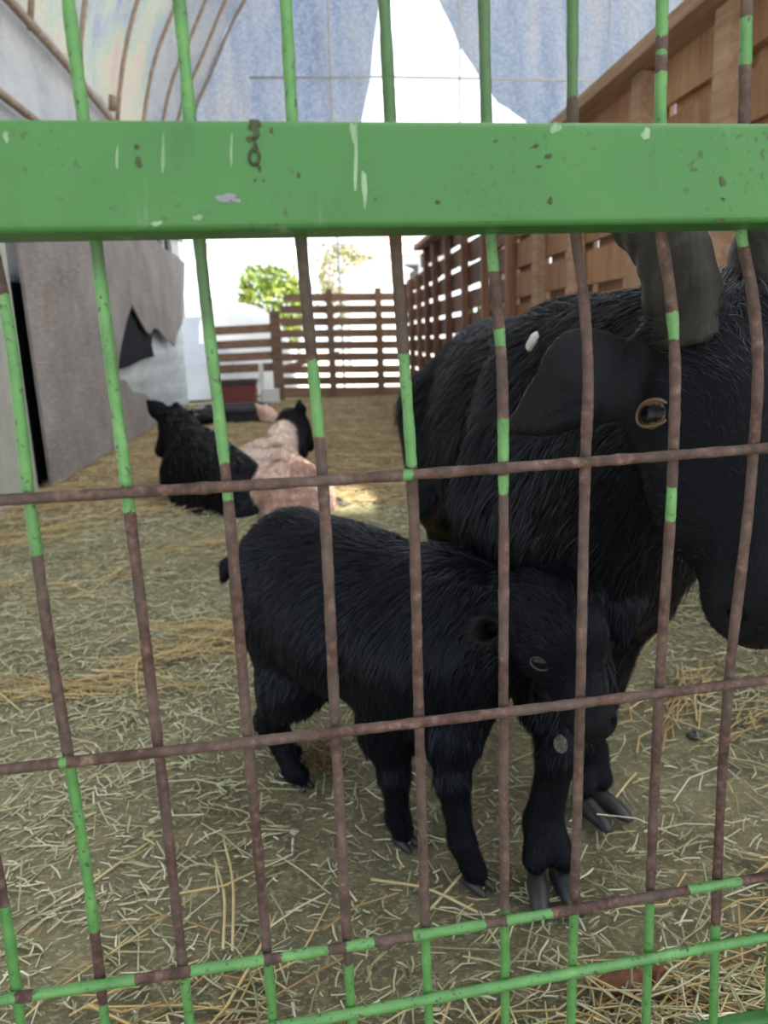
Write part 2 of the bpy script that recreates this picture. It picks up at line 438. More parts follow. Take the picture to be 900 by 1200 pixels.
# ---------- end curtains
tarp_m = mat_sheet('blue_gauze_tarp', [(.30, (.13, .18, .30)), (.46, (.20, .25, .36)), (.58, (.25, .28, .36)), (.68, (.30, .30, .32)), (.78, (.36, .31, .25))], 1.9, (1.7, 1, .35), .55, .8, fine=38)
YE = 8.72
def curtain(name, left, right, z0, z1, label):
    nz, nx_ = 40, 60
    V = []
    for z in np.linspace(z0, z1, nz):
        l, r = left(z), right(z)
        for u in np.linspace(0, 1, nx_):
            x = l + (r - l) * u
            V.append((x, YE + .03 * math.sin(x * 16 + z * 1.3) + .02 * math.sin(x * 37 + z * 3) + .04 * math.sin(z * 2), z))
    g = np.arange(nz * nx_).reshape(nz, nx_)
    o = fast_mesh(name, V, np.stack([g[:-1, :-1], g[:-1, 1:], g[1:, 1:], g[1:, :-1]], -1).reshape(-1, 4), 4, tarp_m, smooth=True)
    return tag(o, label, 'tarp')
def arch_x(z): return np.interp(z, PROF[:9, 1], PROF[:9, 0])
eL = np.array([atY(p, q, YE) for p, q in ((425, 230), (424, 140), (434, 95), (438, 50), (446, 0), (450, -60))])[:, [2, 0]]
eR = np.array([atY(p, q, YE) for p, q in ((640, 190), (612, 142), (575, 112), (552, 75), (535, 40), (515, 0), (505, -60))])[:, [2, 0]]
curtain('end_tarp', lambda z: arch_x(z) - .08, lambda z: np.interp(z, eL[:, 0], eL[:, 1]), 2.35, 4.35, 'blue gauze tarp over the far end, left of the bright gap')
curtain('end_tarp', lambda z: np.interp(z, eR[:, 0], eR[:, 1]), lambda z: 6.1 if z < 3 else 6.1 - (z - 3) * .75, 2.55, 5.2, 'blue gauze tarp over the far end, right of the bright gap')
fr = empty('pipe_trellis', (0, YE - .12, 0), 'thin pipe trellis across the far end in front of the blue tarps', 'trellis')
tube('crossbar', [atY(292, 91, YE - .1), atY(450, 90, YE - .1), atY(752, 96, YE - .1), atY(900, 98, YE - .1)], .013, M['pipe_grey'], fr, 8)
tube('crossbar', [atY(230, 287, YE - .1), atY(480, 286, YE - .1), atY(560, 286, YE - .1)], .008, M['pipe_grey'], fr, 8)
for p in (385, 537, 712):
    t_ = atY(p, 60, YE - .08); tube('upright', [(t_[0], YE - .08, .0 if p == 385 else 1.0), (t_[0], YE - .08, 2.4), (t_[0] + .02, YE - .08, 4.3)], .011, M['pipe_grey'], fr, 8)
u0 = atY(240, 300, 8.5); tube('upright', [(u0[0], 8.55, 0), (u0[0] - .01, 8.55, 1.6), (u0[0] - .03, 8.55, 3.0)], .014, M['pipe_grey'], fr, 8)

# ---------- right fence
rf = empty('slat_fence', (1.05, 5, 0), 'long brown slatted timber fence along the right side of the pen', 'fence')
post_y = [8.3, 7.75, 7.25, 6.75, 6.3, 5.75, 5.15, 4.55, 4.0, 3.5, 3.02, 2.45, 1.95, 1.4, .95]
secs = list(zip(post_y[:-1:2], post_y[2::2]))
zt = 1.352
for k in range(9):
    z1 = zt - k * .15 - .0; z0 = max(z1 - .118, .015)
    if z1 < .08: break
    for (y1, y0) in secs:
        if k == 0 and y0 > 7: continue
        w = RNG.uniform(-.004, .004)
        box('board', (1.085 + w, y0 + .004, z0 + RNG.uniform(-.006, .006)), (1.105 + w, y1 - .004, z1 + RNG.uniform(-.006, .006)),
            M['wood_r'] if y0 > 3.7 else M['wood_o'], rf, jitter=.003)
for k, y in enumerate(post_y):
    h_ = 1.355 if y < 7.1 else 1.18
    wd = .026 if y > 3.3 else .034
    box('post', (1.035, y - wd, 0), (1.08, y + wd, h_ - .002), M['wood_post'] if y > 3.6 else M['wood_cap'], rf, jitter=.003)
# upright boards nailed on the outside of the near half: only small squares of light stay open
y = 1.0
while y < 4.55:
    wdt = RNG.uniform(.17, .26); gap = RNG.uniform(.035, .075)
    box('outer_board', (1.112, y, 0.02), (1.130, y + wdt, 1.33 + RNG.uniform(-.02, .02)), M['wood_o'], rf, jitter=.002)
    y += wdt + gap
box('cap_rail', (.985, .8, 1.358), (1.14, 4.0, 1.40), M['wood_cap'], rf, bev=.003)
box('cap_rail', (.985, 4.005, 1.358), (1.14, 7.0, 1.398), M['wood_cap'], rf, bev=.003)

# ---------- back fence, two sections
bf = empty('slat_fence', (.35, 8.6, 0), 'brown slatted back fence panel with two uprights facing the camera', 'fence')
def slat(parent, p0, p1, hpx, Y0, Y1, name='slat'):
    A = atY(p0[0], p0[1], Y0); B = atY(p1[0], p1[1], Y1)
    h = hpx * Y0 / FPX / 2
    d = nrm(B - A); nrmv = np.array([0, 1, 0]) * .02; up = np.array([0, 0, h])
    c = (A + B) / 2
    V = [q + s * up + t * nrmv for s in (-1, 1) for t in (0, 1) for q in (A, B)]
    Fc = [(0, 1, 5, 4), (2, 6, 7, 3), (0, 4, 6, 2), (1, 3, 7, 5), (4, 5, 7, 6), (0, 2, 3, 1)]
    return mesh_obj(name, V, Fc, M['wood_b'], parent, origin=c)
for i_, yp in enumerate((348, 362, 376.5, 390.5, 404.5, 418.5, 432.5, 446, 460)):
    x0 = 332 if i_ < 1 else 329
    slat(bf, (x0, yp + .6 + RNG.uniform(-.5, .5)), (479, yp - .6 + RNG.uniform(-.5, .5)), 8.6 if i_ < 8 else 12, 8.62, 8.56)
slat(bf, (331, 431), (398, 414), 6, 8.60, 8.58, 'loose_slat')
for p in (392, 452):
    A = gnd(p, 468); box('post', (A[0] - .035, 8.52, 0), (A[0] + .035, 8.56, 1.16), M['wood_b'], bf)
bl = empty('slat_fence', (-.7, 8.4, 0), 'low brown slatted gate section beside the maroon crate', 'fence')
for yp in (385, 402, 417, 430.5):
    slat(bl, (250, yp + 3), (328, yp - 1), 9.5, 8.30, 8.48)
A = atY(325, 420, 8.45); box('post', (A[0] - .055, 8.42, 0), (A[0] + .055, 8.47, .95), M['wood_b'], bl)
A = atY(318, 470, 8.3); box('white_block', (A[0] - .09, 8.22, 0), (A[0] + .09, 8.30, .15), M['white_paint'], bl)
A = atY(308, 470, 8.3); box('white_leg', (A[0] - .02, 8.25, 0), (A[0] + .03, 8.30, .42), M['white_paint'], bl)

# ---------- crate and tray
def open_tub(name, lo, hi, th, mat, taper, label, cat):
    lo = np.array(lo); hi = np.array(hi); c = np.array([(lo[0] + hi[0]) / 2, (lo[1] + hi[1]) / 2, lo[2]])
    o = empty(name, c, label, cat)
    hx, hy, hz = (hi[0] - lo[0]) / 2, (hi[1] - lo[1]) / 2, hi[2] - lo[2]
    def ring(s, z): return [(-hx * s[0], -hy * s[1], z), (hx * s[0], -hy * s[1], z), (hx * s[0], hy * s[1], z), (-hx * s[0], hy * s[1], z)]
    V = ring((taper, taper), 0) + ring((1, 1), hz) + ring(((hx - th) / hx, (hy - th) / hy), hz) + ring((taper * .95, taper * .95), th)
    Fc = [(3, 2, 1, 0)]
    for a in (0, 4, 8):
        for i in range(4): k = (i + 1) % 4; Fc.append((a + i, a + k, a + 4 + k, a + 4 + i))
    Fc.append((12, 13, 14, 15))
    b = mesh_obj('body', V, Fc, mat); b.parent = o
    V = ring(((hx + .015) / hx, (hy + .015) / hy), hz - .03) + ring(((hx + .015) / hx, (hy + .015) / hy), hz + .004) + ring((1.0, 1.0), hz + .004) + ring((1.0, 1.0), hz - .03)
    Fc = []
    for a in (0, 4, 8, 12):
        for i in range(4): k = (i + 1) % 4; n2 = (a + 4) % 16; Fc.append((a + i, a + k, n2 + k, n2 + i))
    r = mesh_obj('rim', V, Fc, M['dark_plastic']); r.parent = o
    return o
A = gnd(262, 476); B = gnd(301, 474)
open_tub('crate', (A[0], 7.75, .0), (B[0] + .03, 8.1, .27), .015, M['maroon'], .93, 'maroon plastic crate below the low back fence section', 'crate')
A = gnd(236, 497); B = gnd(312, 496)
open_tub('feed_tray', (A[0], 6.15, 0), (B[0], 6.62, .13), .02, M['dark_plastic'], .9, 'black plastic feed tray on the straw behind the lying goats', 'tray')

# ---------- outside: shrubs, tree, shed, roofs
def leaf_cloud(name, centre, radii, n, size, cols, parent, seed):
    r = np.random.default_rng(seed)
    d = r.normal(size=(n, 3)); d /= np.linalg.norm(d, axis=1)[:, None]
    rad = r.uniform(.55, 1, n) ** .6 * (1 + .18 * vnoise(d, 4, seed))
    p = centre + d * rad[:, None] * radii
    a = r.normal(size=(n, 3)); a /= np.linalg.norm(a, axis=1)[:, None]
    b = np.cross(a, r.normal(size=(n, 3))); b /= np.linalg.norm(b, axis=1)[:, None]
    s = size * r.uniform(.6, 1.3, n)[:, None]
    V = np.stack([p - a * s, p + b * s * .45, p + a * s, p - b * s * .45], 1).reshape(-1, 3)
    c = np.array(cols)[r.integers(0, len(cols), n)] * r.uniform(.8, 1.2, (n, 1))
    return fast_mesh(name, V, np.arange(n * 4).reshape(-1, 4), 4, M['leaf'], parent, col=np.repeat(c, 4, 0))
YG = [(.15, .24, .035), (.22, .29, .045), (.12, .20, .035), (.26, .28, .07)]
GR = [(.10, .19, .04), (.15, .23, .05), (.22, .27, .06)]
PG = [(.30, .30, .13), (.36, .32, .18), (.26, .25, .10)]
def shrub(name, base, radii, label, cols, n, size, seed, trunk=.3, cat='shrub', group=None):
    e = empty(name, base, label, cat, group)
    c = np.array(base) + (0, 0, trunk + radii[2] * .8)
    leaf_cloud('foliage', c - np.array(base), np.array(radii), n, size, cols, None, seed).parent = e
    t = tube('trunk', [(0, 0, 0), (.03, 0, trunk), (0, .02, trunk + radii[2] * .8)], [.07, .05, .03], M['pipe']); t.parent = e
    for k in range(4):
        an = k * 1.7
        t = tube('branch', [(0, 0, trunk), (.3 * radii[0] * math.cos(an), .3 * radii[0] * math.sin(an), trunk + radii[2] * .5), (.6 * radii[0] * math.cos(an), .6 * radii[0] * math.sin(an), trunk + radii[2] * 1.1)], [.03, .02, .01], M['pipe']); t.parent = e
    return e
A = atY(318, 322, 16.0)
shrub('shrub', (A[0], 16, 0), (.75, .6, .75), 'round bright yellow-green shrub outside beyond the back fence', YG, 1700, .085, 3, .75)
A = atY(405, 300, 22.0)
shrub('tree', (A[0], 22, 0), (1.0, .8, 1.15), 'pale loose-leaved tree right of the round shrub outside', PG, 900, .10, 4, 1.3, 'tree')
shed = empty('white_shed', (1.45, 17, 0), 'white shed with a low gable roof outside beyond the fence', 'shed')
A = atY(409, 330, 17.); B = atY(480, 330, 17.); T = atY(440, 318, 17.); RZ = atY(440, 302, 17.)
box('wall', (A[0], 17.0, 0), (B[0], 19, T[2]), M['white_paint'], shed)
V = [(A[0] - .08, 16.9, T[2]), (B[0] + .08, 16.9, T[2]), ((A[0] + B[0]) / 2, 16.9, RZ[2]), (A[0] - .08, 19.1, T[2]), (B[0] + .08, 19.1, T[2]), ((A[0] + B[0]) / 2, 19.1, RZ[2])]
mesh_obj('roof', V, [(0, 1, 2), (5, 4, 3), (0, 2, 5, 3), (2, 1, 4, 5), (0, 3, 4, 1)], M['white_paint'], shed)
cano = empty('canopy', (-1.5, 22, 0), 'wide white canopy roof far outside above the yard', 'canopy')
A = atY(225, 308, 22.); B = atY(352, 300, 22.)
mesh_obj('canopy_roof', [(A[0], 22, A[2]), (B[0], 22, B[2]), (B[0], 25, B[2] + .6), (A[0], 25, A[2] + .6), (A[0], 22, A[2] - .1), (B[0], 22, B[2] - .1), (B[0], 25, B[2] + .5), (A[0], 25, A[2] + .5)],
         [(0, 1, 2, 3), (7, 6, 5, 4), (0, 4, 5, 1), (1, 5, 6, 2), (2, 6, 7, 3), (3, 7, 4, 0)], M['white_paint'], cano)
for x in (A[0] + .2, (A[0] + B[0]) / 2, B[0] - .2): tube('canopy_post', [(x, 22.4, 0), (x, 22.4, A[2] - .05)], .05, M['pipe_grey'], cano)
hs = empty('house', (3.2, 34, 0), 'far house with a pinkish roof at the right of the yard', 'house')
A = atY(428, 330, 34.); B = atY(520, 330, 34.); T = atY(440, 300, 34.); RZ = atY(440, 268, 34.)
box('wall', (A[0], 34, 0), (B[0], 38, T[2]), M['grey_paint'], hs)
mesh_obj('roof', [(A[0] - .3, 33.7, T[2]), (B[0] + .3, 33.7, T[2]), (B[0] + .3, 38.3, T[2]), (A[0] - .3, 38.3, T[2]), (A[0] + .8, 36, RZ[2]), (B[0] - .8, 36, RZ[2])],
         [(0, 1, 5, 4), (2, 3, 4, 5), (1, 2, 5), (3, 0, 4), (0, 3, 2, 1)], M['roof_pink'], hs)
for x in (A[0] + .6, A[0] + 1.7): 
    w_ = box('window', (x, 33.97, T[2] - 1.2), (x + .6, 34.0, T[2] - .4), M['dark_plastic'], hs)
# white sheet and grey steps just behind the low fence section
sh = empty('covered_pile', (-.75, 10.2, 0), 'heap under a white sheet behind the low fence section', 'covered heap')
V, Fc = [], []
for i in range(15):
    for k in range(15):
        u, v = i / 14 * 2 - 1, k / 14 * 2 - 1
        r2 = max(0, 1 - (u * u) ** 2) * max(0, 1 - v ** 4)
        V.append((u * .62, v * .5, 1.12 * r2 ** .45 * (1 - .18 * u) + .02 * math.sin(9 * u + 5 * v)))
g = np.arange(225).reshape(15, 15)
o = fast_mesh('sheet', V, np.stack([g[:-1, :-1], g[1:, :-1], g[1:, 1:], g[:-1, 1:]], -1).reshape(-1, 4), 4, M['white_paint'], smooth=True); o.parent = sh
st = empty('garden_steps', (-1.35, 9.6, 0), 'grey stepped slabs behind the low fence at left', 'steps')
for k in range(6):
    box('step', (-1.62, 9.3 + k * .2, 0), (-.85 - k * .06, 9.5 + k * .2, .42 + k * .115), M['grey_paint'], st)
# shrubs glimpsed through the gaps of the right fence
for k, (yy_, s) in enumerate(((2.6, .55), (3.9, .6), (5.3, .55), (7.0, .5))):
    shrub('shrub', (2.0, yy_, 0), (.55, .75, s), ['yellow-green shrub glimpsed through the near gaps of the right fence', 'yellow-green shrub glimpsed through the middle gaps of the right fence',
          'green shrub glimpsed through the gaps left of the big goat', 'green shrub behind the far end of the right fence'][k], YG if k < 3 else GR, 900, .07, 20 + k, .15, group='shrubs outside the right fence')

# ================================================================== SDF SCULPTING
class Sculpt:
    def __init__(s): s.pr = []
    def cone(s, a, b, ra, rb, k=.02, flow=None, fl=.02, col=(.006, .006, .008), sq=None, op=1, flowz=0):
        a = np.array(a, float); b = np.array(b, float)
        s.pr.append(dict(t='c', a=a, b=b, ra=ra, rb=rb, k=k, flow=(b - a) if flow is None else np.array(flow, float), fl=fl, col=col, sq=sq, op=op))
    def ell(s, c, ax, r, k=.02, flow=(0, 0, -1), fl=.02, col=(.006, .006, .008), op=1):
        s.pr.append(dict(t='e', c=np.array(c, float), ax=np.array(ax, float), r=np.array(r, float), k=k, flow=np.array(flow, float), fl=fl, col=col, op=op))
    def d1(s, P, p):
        if p['t'] == 'c':
            q = P - p['a']; ba = p['b'] - p['a']
            if p['sq'] is not None:
                n_, f = p['sq']; n_ = nrm(n_)
                q = q + (q @ n_)[:, None] * n_ * (f - 1); ba = ba + (ba @ n_) * n_ * (f - 1)
            L2 = max(ba @ ba, 1e-12)
            t = np.clip((q @ ba) / L2, 0, 1)
            d = np.linalg.norm(q - t[:, None] * ba, axis=1) - (p['ra'] + (p['rb'] - p['ra']) * t)
            return d / (p['sq'][1] if (p['sq'] is not None and p['sq'][1] > 1) else 1)
        q = (P - p['c']) @ p['ax'].T
        k0 = np.linalg.norm(q / p['r'], axis=1); k1 = np.linalg.norm(q / p['r'] ** 2, axis=1)
        return k0 * (k0 - 1) / np.maximum(k1, 1e-9)
    def d(s, P):
        D = None
        for p in s.pr:
            x = s.d1(P, p)
            if D is None: D = x; continue
            k = p['k']
            if p['op'] > 0:
                h = np.maximum(k - np.abs(D - x), 0) / k; D = np.minimum(D, x) - h * h * k / 4
            else:
                h = np.maximum(k - np.abs(D + x), 0) / k; D = np.maximum(D, -x) + h * h * k / 4
        return D
    def grad(s, P, e=.0015):
        G = np.stack([s.d(P + np.eye(3)[i] * e) - s.d(P - np.eye(3)[i] * e) for i in range(3)], 1)
        return G / np.maximum(np.linalg.norm(G, axis=1), 1e-9)[:, None]
    def march(s, px, py, z0=.3, z1=4):
        d = ray(px, py); L_ = np.linalg.norm(d); t = z0
        for _ in range(200):
            x = s.d((CAM + d * t)[None])[0]
            if x < .0004: return CAM + d * t
            t += max(x * .7 / L_, .0003)
            if t > z1: break
        print('march miss', px, py); return None
    def bounds(s):
        lo, hi = np.full(3, 1e9), np.full(3, -1e9)
        for p in s.pr:
            if p['op'] < 0: continue
            if p['t'] == 'c':
                for c, r in ((p['a'], p['ra']), (p['b'], p['rb'])): lo = np.minimum(lo, c - r); hi = np.maximum(hi, c + r)
            else: lo = np.minimum(lo, p['c'] - p['r'].max()); hi = np.maximum(hi, p['c'] + p['r'].max())
        return lo - .03, hi + .03
    def mesh(s, h):
        lo, hi = s.bounds()
        C4 = 4
        n = (np.ceil((hi - lo) / h / C4).astype(int) + 1) * C4
        cn = n // C4
        g = np.stack(np.meshgrid(*[np.arange(c) for c in cn], indexing='ij'), -1).reshape(-1, 3)
        cc = lo + (g + .5) * C4 * h
        act = np.abs(s.d(cc)) < C4 * h * 1.6
        cd = s.d(cc)
        vals = np.repeat(np.repeat(np.repeat(cd.reshape(cn), C4, 0), C4, 1), C4, 2).astype(np.float32)
        ab = g[act]; off = np.stack(np.meshgrid(*[np.arange(C4)] * 3, indexing='ij'), -1).reshape(-1, 3)
        ii = (ab[:, None] * C4 + off[None]).reshape(-1, 3)
        vals[ii[:, 0], ii[:, 1], ii[:, 2]] = s.d(lo + ii * h)
        sg = vals < 0
        A = [sg[a:sg.shape[0] - 1 + a, b:sg.shape[1] - 1 + b, c:sg.shape[2] - 1 + c] for a in (0, 1) for b in (0, 1) for c in (0, 1)]
        su = sum(x.astype(np.int8) for x in A)
        ac = (su > 0) & (su < 8)
        ci = np.argwhere(ac); idx = np.full(ac.shape, -1, np.int64); idx[ac] = np.arange(len(ci))
        pos = np.zeros((len(ci), 3)); cnt = np.zeros(len(ci))
        cor = [(a, b, c) for a in (0, 1) for b in (0, 1) for c in (0, 1)]
        for i in range(8):
            for j in range(i + 1, 8):
                da = np.array(cor[j]) - np.array(cor[i])
                if np.abs(da).sum() != 1: continue
                v0 = vals[tuple((ci + cor[i]).T)]; v1 = vals[tuple((ci + cor[j]).T)]
                mk = (v0 < 0) != (v1 < 0)
                t = np.where(mk, v0 / np.where(mk, v0 - v1, 1), 0)
                pos += np.where(mk[:, None], np.array(cor[i]) + t[:, None] * da, 0); cnt += mk
        V = lo + (ci + pos / cnt[:, None]) * h
        Fq = []
        for ax in range(3):
            o1, o2 = [(1, 2), (2, 0), (0, 1)][ax]
            sl0 = [slice(None)] * 3; sl1 = [slice(None)] * 3
            sl0[ax] = slice(0, -1); sl1[ax] = slice(1, None)
            df = sg[tuple(sl0)] != sg[tuple(sl1)]
            e = np.argwhere(df)
            e = e[(e[:, o1] > 0) & (e[:, o2] > 0) & (e[:, o1] < ac.shape[o1]) & (e[:, o2] < ac.shape[o2])]
            u1 = np.zeros(3, int); u1[o1] = 1; u2 = np.zeros(3, int); u2[o2] = 1
            q = np.stack([idx[tuple((e - u1 - u2).T)], idx[tuple((e - u2).T)], idx[tuple(e.T)], idx[tuple((e - u1).T)]], 1)
            fl = sg[tuple(e.T)]
            q[~fl] = q[~fl][:, ::-1]
            Fq.append(q)
        Fq = np.vstack(Fq); Fq = Fq[(Fq >= 0).all(1)]
        for _ in range(2):
            V = V - s.grad(V) * np.clip(s.d(V), -h, h)[:, None] * .8
        return V, Fq
    def blend(s, P, sig=.012):
        W = 0; fl = 0; ln = 0; co = 0; W2 = 0
        for p in s.pr:
            if p['op'] < 0: continue
            x = np.maximum(s.d1(P, p), -.03)
            w = np.exp(-x / sig); w2 = np.exp(-x / .004); W2 = W2 + w2
            W = W + w; fl = fl + w[:, None] * nrm(p['flow']); ln = ln + w * p['fl']; co = co + w2[:, None] * np.array(p['col'])
        return fl / W[:, None], ln / W, co / W2[:, None]

def build_goat(root, S, h, nfur, wid, seed, droop=.4, colfn=None, keep=None, lift=.30, clump=.016):
    V, Fq = S.mesh(h)
    _, ln, co = S.blend(V)
    if colfn is not None: co = colfn(V, co)
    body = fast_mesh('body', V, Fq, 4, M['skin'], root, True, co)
    # hair
    r = np.random.default_rng(seed)
    tri = np.vstack([Fq[:, [0, 1, 2]], Fq[:, [0, 2, 3]]])
    ar = np.linalg.norm(np.cross(V[tri[:, 1]] - V[tri[:, 0]], V[tri[:, 2]] - V[tri[:, 0]]), axis=1)
    t = r.choice(len(tri), nfur, p=ar / ar.sum())
    u, v = r.random(nfur), r.random(nfur); f = u + v > 1; u[f] = 1 - u[f]; v[f] = 1 - v[f]
    P = V[tri[t, 0]] + u[:, None] * (V[tri[t, 1]] - V[tri[t, 0]]) + v[:, None] * (V[tri[t, 2]] - V[tri[t, 0]])
    Nn = S.grad(P); fl, ln, co = S.blend(P)
    if colfn is not None: co = colfn(P, co)
    if keep is not None:
        kx = keep(P); ln = ln * kx
    ok = ln > .002; P, Nn, fl, ln, co = P[ok], Nn[ok], fl[ok], ln[ok], co[ok]; n = len(P)
    fl = fl / np.maximum(np.linalg.norm(fl, axis=1), .2)[:, None] + np.array([0, 0, -droop])
    for k in range(3): fl[:, k] += .22 * vnoise(P, 70, seed + k) + .25 * vnoise(P, 22, seed + 9 + k) + r.normal(0, .10, n)
    T = fl - (fl * Nn).sum(1)[:, None] * Nn; T /= np.maximum(np.linalg.norm(T, axis=1), 1e-6)[:, None]
    ln = ln * r.uniform(.6, 1.15, n)
    B = np.cross(T, Nn); B = B * np.cos(x := r.uniform(-.6, .6, n))[:, None] + Nn * np.sin(x)[:, None]
    lf = lift * r.uniform(.5, 1.4, n)
    mid = P + T * (ln * .5)[:, None] + Nn * (ln * .5 * lf)[:, None]
    tip = P + T * ln[:, None] * .96 + Nn * (ln * .5 * lf * .9)[:, None] + np.array([0, 0, -.12 * droop]) * ln[:, None]
    cell = np.floor(tip / clump) + .5
    ctr = cell * clump + (r.random((1, 3)) - .5) * .2 * clump
    tip = tip + (ctr - tip) * .30 * (ln > .012)[:, None]
    w = wid * r.uniform(.6, 1.3, n)[:, None] * np.clip(ln / .02, .5, 1.2)[:, None]
    root_p = P - Nn * .001
    VV = np.stack([root_p - B * w, root_p + B * w, mid + B * w * .8, mid - B * w * .8, tip + B * w * .12, tip - B * w * .12], 1).reshape(-1, 3)
    base = np.arange(n)[:, None] * 6
    FF = np.vstack([base + [0, 1, 2, 3], base + [3, 2, 4, 5]])
    cc = co * r.uniform(.6, 1.5, (n, 1))
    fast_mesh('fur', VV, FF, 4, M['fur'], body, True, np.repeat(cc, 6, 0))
    return body

def hoof_pair(root, pos, fwd, side, size, splay=.0, mat='hoof'):
    """two claws of one cloven foot"""
    fwd = nrm(fwd); side = nrm(np.array(side) - np.dot(side, fwd) * fwd)
    for s in (-1, 1):
        f = nrm(fwd + side * s * splay); sd = nrm(np.cross(f, (0, 0, 1)))
        V = []
        c = np.array(pos) + side * s * size * (.36 + splay * .35)
        sec = [(-.95, .70, .34), (-.45, .86, .42), (.25, .66, .42), (.75, .42, .34), (1.02, .20, .18)]
        for x, zt_, w in sec:
            for y_, z_ in ((-w, 0), (-w * .92, zt_ * .6), (-w * .45, zt_), (w * .45, zt_), (w * .92, zt_ * .6), (w, 0)):
                V.append(c + f * x * size + np.array([0, 0, z_ * size]) + sd * y_ * size * .82)
        Fc = [(6 * i + j, 6 * i + (j + 1) % 6, 6 * i + 6 + (j + 1) % 6, 6 * i + 6 + j) for i in range(4) for j in range(6)] + [(5, 4, 3, 2, 1, 0), (24, 25, 26, 27, 28, 29)]
        o = mesh_obj('hoof', V, Fc, M[mat], root, True)
        b = o.modifiers.new('smooth', 'SUBSURF'); b.levels = 1; b.render_levels = 1
def eye(root, pos, look, up, r, iris, ratio=(1.0, .72), lid=(.30, .20, .13), pupil=(.62, .34)):
    look = nrm(look); sd = nrm(np.cross(up, look)); up = np.cross(look, sd)
    n_, m_ = 28, 14
    V, C = [], []
    for i in range(m_ + 1):
        th = i / m_ * math.pi * .5
        for j in range(n_):
            ph = j / n_ * 2 * math.pi
            a, b, c = math.sin(th) * math.cos(ph), math.sin(th) * math.sin(ph), math.cos(th)
            V.append(np.array(pos) + r * (sd * a + up * b * .92 + look * (c - .35) * .8))
            e = abs(a / pupil[0]) ** 2.4 + abs(b / pupil[1]) ** 2.4
            C.append((.003, .003, .006) if e < 1 else (iris if a * a + b * b < .72 else (.02, .012, .008)))
    Fc = [(i * n_ + j, (i + 1) * n_ + j, (i + 1) * n_ + (j + 1) % n_, i * n_ + (j + 1) % n_) for i in range(m_) for j in range(n_)]
    m = M.setdefault('eye', mat_attr('wet_eye', .22, .22))
    o = fast_mesh('eye', V, Fc, 4, m, root, True, np.array(C))
    # eyelid rim
    P = [np.array(pos) + r * (sd * math.cos(t) * ratio[0] * 1.02 + up * (math.sin(t) * ratio[1] - .04 * math.cos(2 * t)) + look * (.30 - .18 * math.cos(t) ** 2)) for t in np.linspace(0, 2 * math.pi, 41)]
    V, F2 = tube_data(np.array(P), r * .10, 8, False)
    mesh_obj('eyelid', V, F2, simple('eyelid_skin', tuple(.6 * x for x in lid), lid, 80, .5), o, True)
    return o

BLK = (.0055, .0055, .0075)
